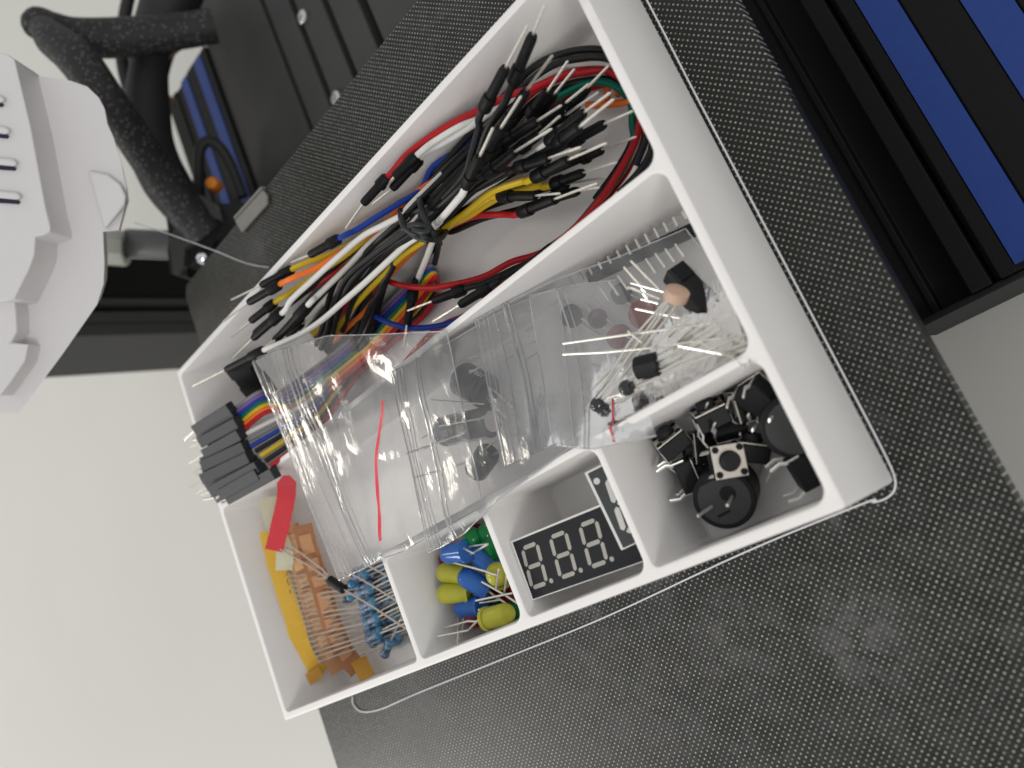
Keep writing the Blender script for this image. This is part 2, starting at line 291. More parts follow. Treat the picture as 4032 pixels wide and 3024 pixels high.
# ------------------------------------------------------------------ white printed duct, upper left
du = thing('fan_duct', PD(200, 1000, 235), 'white printed fan duct with slots hanging at the left', 'fan duct')
D0 = 232
plate_px([(-500, 260), f1(0, 600), f1(260, 595), f1(560, 640), f1(690, 685), f1(780, 770), f1(828, 860), f1(850, 980), f1(900, 1090), f1(960, 1300), f1(1000, 1480), f1(1010, 1570), f1(985, 1659), f2(845, 0), f2(795, 182), f2(690, 192), f2(700, 400), f2(694, 540), f2(650, 680), f2(420, 1010), f2(130, 1402), f2(0, 1410), (-500, 1640)], D0, 24, 'duct_shell', PLAD, du, 1.6, (560, 900), 5)
plate_px([(-500, 250), f1(0, 420), f1(60, 430), f1(115, 470), f1(135, 560), f1(240, 1000), f1(360, 1650), f2(335, 140), f2(335, 190), f2(290, 215), f2(235, 225), f2(228, 350), f2(190, 450), f2(95, 640), f2(0, 660), (-500, 1150)], D0-11, 12, 'vent_face', PLAD, du, 1.4, None, 5)
for k, (y0, x1) in enumerate(((800, 20), (1050, 62), (1305, 120), (1570, 150))):
    plate_px([f1(-300, y0-92), f1(x1-20, y0-50), f1(x1+28, y0-16), f1(x1-10, y0+12), f1(-300, y0-30)], D0-13.0, 2.6, 'louvre', PLAD, du, 0.9, (300, 900), 4)
    plate_px([f1(-300, y0-26), f1(x1-14, y0+14), f1(x1+5, y0+24), f1(x1-8, y0+44), f1(-300, y0+16)], D0-11.5, 1.0, 'slot', mat('slot_dark', (0.02, 0.02, 0.05), 0.6), du, 0.0)
plate_px([f1(690, 1345), f1(850, 1375), f1(960, 1460), f1(1000, 1540), f1(985, 1640), f2(700, 180)], D0-2.5, 3.0, 'nozzle_wedge', PLAD, du, 1.0, (500, 900), 5)
plate_px([(-500, 1050), f2(0, 610), f2(90, 640), f2(108, 720), f2(112, 860), f2(70, 935), f2(190, 945), f2(165, 1060), f2(90, 1170), f2(0, 1290), (-500, 1600)], D0-6, 7, 'lower_shell', PLAD, du, 1.6, None, 5)

# ------------------------------------------------------------------ the tray
def rrect(x0, x1, y0, y1, r, inset=0, n=6):
    x0 += inset; x1 -= inset; y0 += inset; y1 -= inset; rr_ = [max(q-inset, 0.15) for q in (r if isinstance(r, tuple) else (r,)*4)]; out = []
    for (cx, cy, sx, sy, a0), q in zip(((x1, y0, -1, 1, -90), (x1, y1, -1, -1, 0), (x0, y1, 1, -1, 90), (x0, y0, 1, 1, 180)), rr_):
        for k in range(n+1):
            a = math.radians(a0+90*k/n); out.append((cx+sx*q+q*math.cos(a), cy+sy*q+q*math.sin(a)))
    return out
bm = bmesh.new()
def loop(pts, z): return [bm.verts.new((x, y, z)) for x, y in pts]
def band(a, b_):
    n = len(a)
    for i in range(n):
        f = bm.faces.new((a[i], a[(i+1) % n], b_[(i+1) % n], b_[i])); f.smooth = True
L_, W_ = 173.3, 109.7
o_r = (0.9, 0.9, 0.6, 0.6)
outer = [loop(rrect(0, L_, 0, W_, o_r, i), z) for i, z in ((0.3, 0.02), (0, 0.35), (0, H-0.45), (0.13, H-0.13), (0.45, H))]
for i in range(4): band(outer[i], outer[i+1])
polys = [[Vector((v.co.x, v.co.y, 0)) for v in outer[-1]]]; allv = list(outer[-1])
def ell(inset, n=6):                                  # the L-shaped well
    pts = [(64.4, 2), (64.4, 28.2), (171.3, 28.2), (171.3, 63), (2, 63), (2, 2)]; rs_ = [1.4, 1.6, 2.6, 2.6, 1.4, 1.4]; out = []
    for k, (p, r_) in enumerate(zip(pts, rs_)):
        a_, c_ = Vector(pts[k-1]), Vector(pts[(k+1) % 6]); p = Vector(p); d1 = (p-a_).normalized(); d2 = (c_-p).normalized()
        n1, n2 = Vector((-d1.y, d1.x)), Vector((-d2.y, d2.x)); cx = d1.x*d2.y-d1.y*d2.x > 0
        q = p+(n1+n2)*inset; r_ = max(r_-inset, .15) if cx else max(r_+inset, .15); sg = 1 if cx else -1
        ce = q-d1*r_+n1*r_*sg
        for j in range(n+1):
            t = math.radians(90*j/n); v = -n1*sg*math.cos(t)+d1*math.sin(t); out.append((ce.x+v.x*r_, ce.y+v.y*r_))
    return out
for k, (x0, x1, y0, y1) in WELL.items():
    if k == 'left': continue
    rr_ = (2.6, 2.6, 1.4, 1.4)
    ls = [loop(ell(i) if k == 'mid' else rrect(x0, x1, y0, y1, rr_, i), z) for i, z in ((-0.42, H), (-0.12, H-0.13), (0, H-0.45), (0, 2.2), (0.3, 1.5), (1.0, 1.2))]
    for i in range(5): band(ls[i], ls[i+1])
    bm.faces.new(ls[-1])
    polys.append([Vector((v.co.x, v.co.y, 0)) for v in ls[0]]); allv += ls[0]
for t in tessellate_polygon(polys):
    try: bm.faces.new([allv[i] for i in t])
    except ValueError: pass
bm.faces.new(list(reversed(outer[0])))
for co, no_ in (((64.2, 0, 0), (1, 0, 0)), ((66.4, 0, 0), (1, 0, 0)), ((101.0, 0, 0), (1, 0, 0)), ((103.2, 0, 0), (1, 0, 0)), ((134.6, 0, 0), (1, 0, 0)), ((136.6, 0, 0), (1, 0, 0)),
                ((0, 26.4, 0), (0, 1, 0)), ((0, 28.4, 0), (0, 1, 0)), ((0, 62.8, 0), (0, 1, 0)), ((0, 64.8, 0), (0, 1, 0)), ((1.8, 0, 0), (1, 0, 0)), ((171.5, 0, 0), (1, 0, 0)), ((0, 1.8, 0), (0, 1, 0))):
    bmesh.ops.bisect_plane(bm, geom=bm.verts[:]+bm.edges[:]+bm.faces[:], plane_co=co, plane_no=no_, dist=1e-5)
bmesh.ops.remove_doubles(bm, verts=bm.verts, dist=1e-4)
bmesh.ops.recalc_face_normals(bm, faces=bm.faces)
def cls(c):
    if c.z < 2.0 and c.z > 0.5 and 2 < c.x < 171.3 and 2 < c.y < 107.7: return 'floor'
    if 1.8 < c.x < 171.5:
        if 62.8 < c.y < 64.8: return 'long_divider'
        if 26.4 < c.y < 28.4 and c.x > 64.2: return 'short_divider'
        if 1.8 < c.y < 26.5 and 64.2 < c.x < 66.4: return 'cross_divider'
        if 1.8 < c.y < 26.5 and 101 < c.x < 103.2: return 'cross_divider.b'
        if 1.8 < c.y < 26.5 and 134.6 < c.x < 136.6: return 'cross_divider.c'
    return 'outer_wall'
bm.verts.ensure_lookup_table(); bm.verts.index_update(); parts = {}
for f in bm.faces: parts.setdefault(cls(f.calc_center_median()), []).append(f)
tr = thing('parts_tray', (86, 55, 0), 'white printed compartment tray holding wires, small bags and components', 'tray')
for k, fs in parts.items():
    m_ = MB(); idx = {}
    for f in fs:
        for v in f.verts:
            if v.index not in idx: idx[v.index] = len(m_.v); m_.v.append(v.co.copy())
        m_.f.append(tuple(idx[v.index] for v in f.verts)); m_.sm.append(f.smooth)
    o0 = Vector(tr['_o']); me = bpy.data.meshes.new(k.split('.')[0]); me.from_pydata([(v-o0)*S for v in m_.v], [], m_.f); me.materials.append(PLA)
    for p_, s_ in zip(me.polygons, m_.sm): p_.use_smooth = s_
    me.set_sharp_from_angle(angle=math.radians(32)); o = bpy.data.objects.new(k.split('.')[0], me); sc.collection.objects.link(o); o.parent = tr
bm.free()
# printed outline lying on the bed
sk = [P(x, y, 0.35) for x, y in [(1388, 2742), (1392, 2775), (1425, 2802), (1500, 2792), (1650, 2727), (2014, 2581), (2400, 2422), (2929, 2176), (3400, 1982)]]
sk += [P(*fr(3100, 1700, 4.424)(x, y), 0.35) for x, y in ((1500, 1230), (1700, 1170), (1840, 1060), (1885, 930), (1870, 800), (1780, 560), (1500, 0))]
sk += [Vector((174.2, y, 0.3)) for y in (22, 40, 60, 80)]+[Vector((174.3, 110.2, .35)), Vector((172, 112, .35)), Vector((100, 112.5, .35)), Vector((4, 112, .35)), Vector((-1.5, 109, .35)), Vector((-1.8, 60, .35)), Vector((-1.5, 3, .35))]
o = MB(); o.org = (100, -3, 0); tag(o.tube(smooth(sk, 6), 0.19, 8).build('printed_outline', SKIRT), 'thin white printed outline looping on the black bed round the tray', 'filament line')
st = [PD(*f2(900, 130), 260), PD(*f2(1100, 195), 262), P(*f2(1430, 315), 9), P(*f2(1600, 385), 4), P(*f2(1700, 415), 1.0), P(*f2(1800, 430), 0.4)]
o = MB(); o.org = st[-1]; tag(o.tube(smooth(st, 8), 0.16, 6).build('filament_string', mat('clear_filament', (0.7, 0.7, 0.72), 0.15, metal=0.2)), 'hair thin filament string crossing the corner of the glass bed', 'filament string')

# ------------------------------------------------------------------ jumper wires
def plug(t, f, bk, well='big', rs=0.9, lf=None):
    """black moulded plug with its pin; f front end, bk back end, t pin tip (world points)"""
    ax = (f-bk); L = ax.length; d = ax.normalized()
    o = MB().lathe(bk, d, [(0, 1.15*rs), (0.5, 1.55*rs), (L*0.28, 1.62*rs), (L*0.34, 1.55*rs), (L*0.345, 1.2*rs), (L*0.93, 1.16*rs), (L, 0.95*rs)], 14).build('plug', HOUS, WT)
    pd = (t-f); k = (f-bk).normalized()
    if lf: t = f+pd.normalized()*lf
    m_ = MB(); n_ = (t-f).normalized(); u = n_.orthogonal().normalized(); m_.tube([f-n_*0.3, f+(t-f)*0.96, t], 0.36, 4, rad=[0.29, 0.28, 0.14])
    m_.build('pin', PIN, o)
    return o
def jumper(col, ends, mids, label, group=None, zr=0.76):
    """ends: list of (tip, front, back) each ((x,y),z); mids: wire points"""
    global WT
    allp = []; E_ = []
    for e in ends: E_.append([PC(*e[i][0], e[i][1], 'big', 1.3 if i else 0.5) for i in (0, 1, 2)])
    path = []
    if E_: path.append(E_[0][2]+(E_[0][1]-E_[0][2]).normalized()*1.5)
    if E_: path.append(E_[0][2]-(E_[0][1]-E_[0][2]).normalized()*2.0)
    path += [PC(*p, z, 'big', 0.9) for p, z in mids]
    if len(E_) > 1: path += [E_[1][2]-(E_[1][1]-E_[1][2]).normalized()*2.0, E_[1][2]+(E_[1][1]-E_[1][2]).normalized()*1.5]
    WT = thing('jumper_wire', min(path, key=lambda v: v.z), label, 'jumper wire', group or 'loose jumper wires in the largest compartment')
    MB().tube(smooth(path, 9), zr, 10).build('insulation', WIRE[col], WT)
    for e in E_: plug(*e)
    return WT
a = lambda x, y: fA(x, y)
b = lambda x, y: fB(x, y)
tie = lambda k, z=14: (fA(478+k*205, 1300+k*115), z)       # across the bundle, k 0 (upper) .. 1 (lower)
tie2 = lambda k, z=14: (fA(420+k*205, 1360+k*115), z)
# --- right-hand fan of plugs -------------------------------------------------
J = [
 ('black', (a(1338, 28), 33), (a(1262, 215), 31), (a(1135, 520), 27), [(a(1085, 640), 25), (a(985, 800), 22), (a(900, 1010), 20), (a(760, 1180), 19), tie(.25, 18)], 'jumper wire with the highest upright pin, above the tray rim'),
 ('black', (a(1232, 155), 34), (a(1092, 420), 32), (a(950, 690), 29), [(a(925, 800), 27), (a(880, 960), 24), (a(835, 1090), 22), (a(700, 1240), 19), tie(.4, 18)], 'black jumper wire whose long plug crosses in front of the highest one'),
 ('black', (a(1385, 342), 27), (a(1222, 560), 25), (a(1075, 800), 23), [(a(1010, 900), 21), (a(900, 1020), 18), (a(760, 1160), 16), tie(.15, 16)], 'jumper wire with the third highest pin, leaning right of the two tall ones'),
 ('black', (a(1480, 378), 18), (a(1350, 570), 16), (a(1240, 730), 14), [(a(1100, 880), 12), (a(900, 1050), 11), tie(.1, 12)], 'jumper wire in shade, left pin of the close pair below the white arc'),
 ('red', (a(1522, 428), 15), (a(1395, 585), 13), (a(1270, 760), 11), [(a(1120, 920), 10), (a(920, 1080), 10), tie(.2, 10)], 'jumper wire in shade, right pin of the close pair below the white arc'),
 ('black', (a(1190, 596), 30), (a(1060, 800), 28), (a(950, 990), 26), [(a(900, 1060), 25), (a(800, 1180), 22), tie(.55, 19)], 'jumper wire plug lying over the middle of the bundle, pin crossing a dark wire'),
 ('white', (a(1015, 792), 32), (a(930, 975), 30), (a(842, 1165), 27), [(a(800, 1235), 25), (a(700, 1350), 21), tie(.82, 18)], 'white jumper wire with the upright plug standing nearest the tie'),
 ('black', (a(1735, 408), 12), (a(1600, 545), 12), (a(1490, 690), 10), [(a(1300, 820), 9), (a(1050, 1000), 9), tie(.3, 9)], 'jumper wire whose pin points at the right tray wall near the red arc'),
 ('black', (a(1612, 520), 16), (a(1465, 640), 15), (a(1330, 770), 13), [(a(1150, 900), 12), (a(980, 1050), 11), tie(.35, 11)], 'jumper wire with a bright pin just below the deep shade of the arc'),
 ('orange', (a(1672, 572), 14), (a(1462, 716), 13), (a(1330, 800), 12), [(a(1140, 960), 11), (a(1000, 1090), 10), tie(.5, 10)], 'orange jumper wire mostly hidden among the black plugs'),
 ('black', (a(1440, 655), 23), (a(1288, 752), 21), (a(1072, 880), 19), [(a(1000, 950), 17), (a(860, 1090), 16), tie(.3, 15)], 'jumper wire with the thick collar left of the crowd of plugs'),
 ('white', (a(1745, 575), 22), (a(1580, 700), 20), (a(1350, 890), 18), [(a(1270, 950), 16), (a(1150, 1040), 15), (a(950, 1180), 14), tie(.7, 14)], 'white jumper wire under the big plug at the middle of the fan'),
 ('black', (a(1765, 616), 24), (a(1550, 792), 22), (a(1400, 900), 19), [(a(1250, 990), 17), (a(1000, 1130), 15), tie(.45, 14)], 'jumper wire plug lying against the lower side of the big one'),
 ('black', (a(1885, 690), 14), (a(1705, 772), 14), (a(1490, 890), 12), [(a(1300, 990), 11), (a(1000, 1150), 10), tie(.55, 10)], 'jumper wire whose plug reaches farthest right in the fan'),
 ('black', (a(1432, 720), 22), (a(1300, 836), 20), (a(1180, 930), 17), [(a(1060, 1020), 15), (a(900, 1140), 14), tie(.45, 13)], 'jumper wire with the short pin above the longest bright pin'),
 ('black', (a(1380, 800), 25), (a(1148, 945), 23), (a(962, 1085), 21), [(a(900, 1130), 19), (a(780, 1230), 17), tie(.5, 16)], 'jumper wire with the longest bright pin, at the heart of the fan'),
 ('black', (a(1560, 915), 22), (a(1358, 985), 20), (a(1155, 1048), 18), [(a(1080, 1070), 17), (a(900, 1180), 16), (a(750, 1330), 16), tie(.9, 15)], 'jumper wire with the plug lying level below the longest pin'),
 ('yellow', (a(1720, 890), 21), (a(1480, 995), 19), (a(1262, 1108), 17), [(a(1190, 1130), 16), (a(1000, 1200), 15), (a(820, 1340), 14), tie(1.0, 13)], 'yellow jumper wire, upper of the two bright yellow ones'),
 ('black', (a(1905, 850), 9), (a(1690, 930), 9), (a(1560, 990), 8), [(a(1400, 1060), 7), (a(1100, 1180), 8), tie(.8, 9)], 'jumper wire whose pin runs up to the red loop'),
 ('yellow', (a(1785, 1010), 13), (a(1575, 1075), 12), (a(1380, 1150), 11), [(a(1280, 1160), 10), (a(1050, 1230), 10), (a(850, 1350), 10), tie(1.0, 10)], 'dull yellow jumper wire in the shade under the bright ones'),
 ('black', (a(1725, 1100), 8), (a(1475, 1145), 8), (a(1380, 1165), 7), [(a(1250, 1200), 7), (a(1000, 1280), 8), tie(.9, 9)], 'jumper wire with a single pin above the open grey floor'),
 ('yellow', (a(1432, 1203), 17), (a(1278, 1218), 16), (a(1050, 1222), 14), [(a(980, 1240), 13), (a(860, 1320), 13), (a(720, 1420), 12), tie(1.02, 12)], 'yellow jumper wire, lower of the two bright yellow ones'),
 ('red', (a(1662, 1140), 17), (a(1392, 1240), 15), (a(1178, 1325), 12), [(a(1080, 1335), 10), (a(900, 1345), 9), (a(760, 1400), 9), tie(1.05, 9)], 'red jumper wire with the lowest plug of the fan'),
 ('black', (a(1676, 1166), 13), (a(1540, 1188), 12), (a(1330, 1250), 9), [(a(1150, 1310), 7), (a(950, 1360), 7), (a(760, 1440), 7), tie(1.08, 7)], 'black jumper wire just under the lowest red one'),
]
left_out = {0: [(fB(1500, 420), 16), (fB(1250, 640), 18), (fB(1130, 860), 20)], }
random.seed(3)
for i, (c, t, f, k, mid, lab) in enumerate(J):
    kk = random.random()
    tail = [(fB(1650+random.uniform(-60, 110), 330+random.uniform(-60, 90)), random.uniform(7, 15))]
    ex, ey = 1060+kk*330, 760+kk*420
    tail += [(fB((1650+ex)/2+random.uniform(-25, 25), (330+ey)/2+random.uniform(-25, 25)), random.uniform(6, 13)), (fB(ex, ey), random.uniform(4, 10)), (fB(ex-190, ey+230), 3.5)]
    jumper(c, [(t, f, k)], mid+tail, lab)
# --- left-hand plugs ---------------------------------------------------------
jumper('red', [((a(95, 1425)), (a(205, 1268)), (a(362, 1098)))] and [((a(95, 1425), 25), (a(205, 1268), 26), (a(358, 1100), 24))], [(a(480, 960), 22), (a(640, 840), 20), (a(800, 745), 18), (a(930, 685), 16), (a(1100, 600), 14), (a(1280, 540), 12), (a(1470, 462), 10), (a(1620, 432), 8), (a(1760, 440), 6), (a(1880, 560), 5), (a(1950, 720), 5)], 'red jumper wire along the far wall with its thin pin pointing down left')
jumper('white', [((a(262, 1272), 22), (a(385, 1175), 22), (a(560, 985), 20))], [(a(720, 880), 18), (a(900, 770), 16), (a(1100, 620), 13), (a(1300, 500), 10), (a(1480, 415), 8), (a(1700, 395), 6), (a(1860, 480), 5)], 'white jumper wire beside the red one along the far wall')
jumper('white', [((a(330, 1180), 24), (a(400, 1100), 24), (a(540, 970), 22))], [(a(650, 880), 20), (a(800, 790), 18), (a(1000, 700), 14), (a(1200, 560), 12), (a(1380, 450), 9)], 'second white jumper wire by the far wall, plug behind the other')
jumper('blue', [((b(818, 617), 25), (b(958, 560), 25), (b(1172, 440), 23))], [(b(1300, 375), 20), (b(1420, 300), 18), (b(1600, 190), 15), (b(1760, 90), 12), (fA(640, 1040), 11), (fA(800, 930), 10), (fA(950, 800), 9)], 'dark blue jumper wire with its plug alone against the far wall')
jumper('yellow', [((b(385, 887), 27), (b(608, 780), 27), (b(830, 665), 25))], [(b(960, 605), 23), (b(1100, 560), 20), (b(1260, 480), 17), (b(1450, 370), 15), tie(.05, 13), (a(760, 1080), 11), (a(960, 960), 10)], 'yellow jumper wire just above the bright orange one on the left')
jumper('orange', [((b(328, 1045), 30), (b(515, 905), 30), (b(740, 775), 28))], [(b(860, 715), 27), (b(1010, 650), 24), (b(1180, 540), 21), (b(1350, 430), 18), (b(1500, 335), 15), (fA(560, 1180), 12), (a(800, 1050), 10)], 'bright orange jumper wire on the left, end to end above the white ones')
jumper('yellow', [((b(380, 1160), 27), (b(530, 1040), 27), (b(705, 905), 25))], [(b(790, 850), 24), (b(880, 790), 22), (b(1040, 680), 20), (b(1200, 575), 17), (b(1400, 430), 14), tie(.2, 12), (a(780, 1130), 9)], 'yellow jumper wire between the orange and the first white one on the left')
jumper('white', [((b(398, 1312), 27), (b(548, 1165), 27), (b(752, 985), 26))], [(b(830, 880), 26), (b(1000, 722), 24), (b(1180, 560), 22), (b(1350, 420), 20), (b(1500, 340), 19), (b(1620, 278), 18), tie(.12, 17), (a(760, 1120), 14)], 'white jumper wire, uppermost of the long white ones left of the tie')
jumper('white', [((b(640, 1222), 23), (b(720, 1170), 24), (b(945, 925), 24))], [(b(1010, 860), 22), (b(1120, 755), 19), (b(1260, 620), 17), (b(1370, 500), 16), (b(1500, 390), 15), tie(.3, 14), (a(800, 1130), 12)], 'white jumper wire, second of the long white ones left of the tie')
jumper('white', [((b(108, 1515), 30), (b(352, 1393), 29), (b(625, 1252), 27))], [(b(760, 1195), 25), (b(900, 1130), 23), (b(1050, 1030), 22), (b(1200, 900), 21), (b(1360, 760), 20), (b(1510, 620), 19), (b(1640, 500), 18), (b(1740, 430), 18), tie(.88, 17), (a(760, 1290), 15), (a(900, 1140), 12)], 'longest white jumper wire, ending in the plug beyond the tray corner')
jumper('white', [], [(b(1310, 720), 14), (b(1400, 640), 16), (b(1520, 510), 17), (b(1660, 380), 18), (fA(560, 1340), 18), (a(700, 1190), 16), (a(820, 1090), 13)], 'short stretch of white wire on top of the bundle at the tie')
jumper('white', [((b(730, 1240), 12), (b(800, 1150), 12), (b(900, 1050), 11))], [(b(980, 990), 10), (b(1060, 900), 9), (b(1180, 780), 9), (b(1320, 640), 10)], 'white jumper wire low down between the left plugs')
jumper('black', [((b(630, 1240), 19), (b(705, 1175), 19), (b(900, 1010), 18))], [(b(1000, 900), 17), (b(1120, 770), 16), (b(1260, 640), 15), (b(1450, 480), 15), tie(.5, 15), (a(760, 1200), 12)], 'black jumper wire whose plug lies low behind the left white plugs')
jumper('black', [((b(470, 1195), 22), (b(560, 1130), 22), (b(760, 960), 21))], [(b(900, 850), 18), (b(1080, 700), 16), (b(1300, 520), 14), tie(.4, 12)], 'black jumper wire pressed between the yellow and white left plugs')
jumper('red', [], [(b(920, 835), 16), (b(1040, 760), 16), (b(1180, 670), 15), (b(1330, 560), 13), (b(1500, 430), 11), tie(.3, 11)], 'red wire showing briefly between the white ones left of the tie')
jumper('red', [], [(b(1180, 1040), 6), (b(1250, 880), 7), (b(1330, 740), 8), (b(1480, 600), 9), tie(.7, 9)], 'red wire showing under the curving black wires left of the tie')
jumper('yellow', [], [(b(1100, 1180), 12), (b(1180, 1060), 13), (b(1280, 930), 14), (b(1390, 810), 14), (b(1500, 700), 14), (b(1640, 560), 14), (b(1790, 455), 15), tie(1.0, 14)], 'yellow wire running under the bag from the tie')
jumper('orange', [], [(b(1130, 1190), 8), (b(1240, 1080), 9), (b(1370, 960), 10), (b(1450, 830), 10), (b(1560, 680), 10), tie(.95, 9)], 'orange wire beside the yellow one running under the bag')
for i, (x0, y0, xm, ym, k, z) in enumerate([(1085, 1110, 1230, 720, .5, 19), (1125, 1120, 1265, 745, .58, 18), (1160, 1000, 1320, 700, .66, 17), (1240, 980, 1430, 640, .75, 16), (1420, 960, 1560, 650, .97, 13), (1330, 1110, 1510, 760, .92, 12), (1050, 1080, 1180, 700, .42, 14), (1290, 1110, 1450, 780, .85, 10)]):
    jumper('black', [], [(b(x0-45, y0+130), z-6), (b(x0, y0), z-2), (b((x0+xm)/2-20, (y0+ym)/2), z), (b(xm, ym), z+1), (b((xm+1680)/2-20, (ym+370)/2), z+1), tie(k, z+1), (a(700+k*60, 1130+k*90), z), (a(900+k*60, 1000+k*80), z-3)], ORD[i]+' of the black wires fanning down left from the tie, counted from the far wall', 'black wires in the tied bundle')
for i, (k, z) in enumerate([(.02, 14), (.1, 17), (.33, 17), (.45, 18.5), (.62, 18.5), (.7, 18), (.78, 17)]):
    jumper('black', [], [(b(1230+k*200, 640+k*120), 13), (b(1420+k*110, 470+k*120), z), tie2(k, z+.6), tie(k, z+.6), (a(640+k*150, 1140+k*130), z), (a(820+k*120, 960+k*150), z-2), (a(1000+k*90, 800+k*170), z-5)], ORD[i]+' black wire passing through the tie, counted from the far wall', 'black wires in the tied bundle')
jumper('white', [], [(b(1600, 330), 15), (b(1700, 250), 17), tie(.0, 17), (a(700, 1080), 14)], 'white sliver of wire behind the upper side of the tie')
jumper('white', [], [(b(1725, 780), 6), (b(1760, 690), 9), (b(1810, 570), 11), (b(1860, 440), 13), tie(1.1, 13)], 'white wire dropping straight down from the tie to the ribbon cable')
# lower plugs
jumper('black', [((b(1665, 967), 12), (b(1855, 893), 12), (fC(425, 255), 11))], [(fC(560, 215), 10), (fC(760, 120), 8), (fC(900, 55), 7), (fC(1050, -60), 5)], 'black jumper wire by the long divider, upper of the two plugs there')
jumper('black', [((fC(187, 495), 16), (fC(390, 370), 16), (fC(610, 235), 15))], [(fC(700, 170), 13), (fC(850, 90), 10), (fC(1000, -10), 8)], 'black jumper wire by the long divider, lower of the two plugs there')
jumper('black', [((b(1636, 1250), 11), (b(1664, 1070), 11), (b(1715, 800), 9))], [(b(1730, 740), 7), (b(1820, 560), 7), (b(1900, 470), 9), (fA(560, 1500), 10)], 'black jumper wire with its plug lying across the rainbow ribbon')
jumper('blue', [], [(b(1400, 975), 9), (b(1480, 1030), 10), (b(1620, 1080), 10), (b(1780, 1090), 9), (b(1960, 1060), 7), (b(2100, 1000), 5)], 'blue wire bowed across the rainbow ribbon')
jumper('red', [], [(b(1545, 758), 11), (b(1650, 785), 11), (b(1820, 800), 11), (b(2000, 775), 10), (fC(560, 165), 7), (fC(760, 60), 5), (fC(930, 10), 3), (fC(1080, -60), 2)], 'red wire running level above the ribbon towards the divider')
jumper('red', [], [(fC(-100, 900), 5), (fC(200, 560), 4.5), (fC(480, 420), 4), (fC(650, 240), 4), (fC(800, 130), 4), (fC(950, 20), 4)], 'red wire lying low along the foot of the long divider')
# the coil: wires looping round the right end of the compartment
def coil(col, top, right, low, z, label):
    pts = [(a(560, 1180), 10)]+[(a(x, y), z+3) for x, y in top]+[(a(x, y), z) for x, y in right]+[(a(x, y), z) for x, y in low]
    jumper(col, [], pts, label, 'wires coiled round the right end of the compartment')
coil('black', [(900, 800), (1120, 560), (1290, 400), (1480, 325), (1680, 310)], [(1850, 380), (1960, 560), (2000, 780), (2000, 930)], [(1930, 1060), (1800, 1200)], 8, 'outermost black wire of the coil arc nearest the far wall')
coil('black', [(920, 860), (1180, 560), (1380, 410), (1560, 362), (1720, 362)], [(1860, 440), (1950, 600), (1980, 800)], [(1900, 1030)], 9, 'second black wire of the coil arc, above the white one')
coil('white', [(960, 840), (1200, 540), (1340, 440), (1500, 400), (1720, 392)], [(1880, 500), (1960, 680), (1970, 860)], [(1900, 1060), (1770, 1240)], 6, 'white wire in the coil arc between the black and the red ones')
coil('red', [(980, 880), (1230, 600), (1420, 490), (1600, 446), (1740, 446)], [(1880, 560), (1930, 700), (1905, 860)], [(1820, 1030), (1690, 1230), (1540, 1400), (1400, 1520)], 6, 'thicker looking red wire, upper right in the coil and outer at the divider')
coil('black', [(1000, 900), (1260, 640), (1440, 540), (1620, 500), (1760, 500)], [(1860, 600), (1900, 760), (1870, 900)], [(1780, 1060), (1650, 1240)], 4, 'black wire in the shade inside the red coil arc')
coil('red', [(1020, 920), (1280, 700), (1470, 600), (1640, 540), (1780, 520)], [(1900, 620), (1960, 760), (1945, 900)], [(1860, 1080), (1740, 1240), (1600, 1390), (1450, 1530)], 3, 'red wire low in the coil, inner at the divider corner')
coil('green', [(1050, 900), (1300, 680), (1500, 560), (1650, 510), (1780, 540)], [(1868, 640), (1880, 780), (1885, 900)], [(1790, 1100), (1640, 1280), (1500, 1440), (1330, 1560)], 4.5, 'green wire between the two red ones of the coil')
coil('white', [(1100, 900), (1500, 500)], [(1850, 560), (1975, 760), (1990, 880)], [(1930, 1020), (1850, 1130), (1700, 1330)], 2.2, 'white wire of the coil in the rounded corner by the divider')
coil('blue', [(1150, 900), (1550, 520)], [(1880, 560), (2010, 780), (2030, 900)], [(1985, 1010), (1900, 1100), (1760, 1300)], 2.2, 'navy wire deepest in the rounded corner by the divider')
jumper('orange', [], [(a(1725, 640), 3), (a(1725, 560), 5), (a(1745, 480), 6), (a(1800, 420), 6), (a(1860, 470), 5)], 'orange wire hooking down by the right wall, left one')
jumper('orange', [], [(a(1600, 655), 4), (a(1720, 650), 4.5), (a(1850, 628), 5), (a(1900, 540), 6), (a(1840, 470), 6), (a(1790, 530), 5), (a(1795, 590), 3)], 'orange wire hooking down by the right wall, right one')
# twist tie
tt = thing('twist_tie', PC(*fA(560, 1400), 14, 'big'), 'black twist tie knotted round the jumper wire bundle', 'twist tie')
TM = mat('rubber_tie', (0.012, 0.014, 0.015), 0.5, bump=0.1)
for pts in ([(440, 1290, 10), (437, 1330, 17), (455, 1400, 23), (500, 1440, 23), (560, 1462, 22), (640, 1455, 19), (705, 1440, 12)],
            [(545, 1238, 10), (560, 1250, 19), (575, 1320, 23), (610, 1400, 23), (640, 1450, 21), (660, 1480, 17)],
            [(480, 1440, 21), (500, 1405, 23.5), (560, 1400, 24), (620, 1425, 23), (640, 1465, 22), (600, 1490, 22), (530, 1470, 22.5), (495, 1440, 23)],
            [(560, 1440, 24), (590, 1475, 24), (640, 1490, 21), (690, 1480, 17), (720, 1440, 13)],
            [(670, 1450, 15), (675, 1500, 12), (668, 1560, 9), (650, 1640, 7)],
            [(520, 1420, 24), (560, 1440, 24.4), (600, 1440, 24), (630, 1410, 23)]):
    MB().tube(smooth([PC(*fA(x, y), z, 'big', 0.7) for x, y, z in pts], 7), 0.72, 9).build('strand', TM, tt)

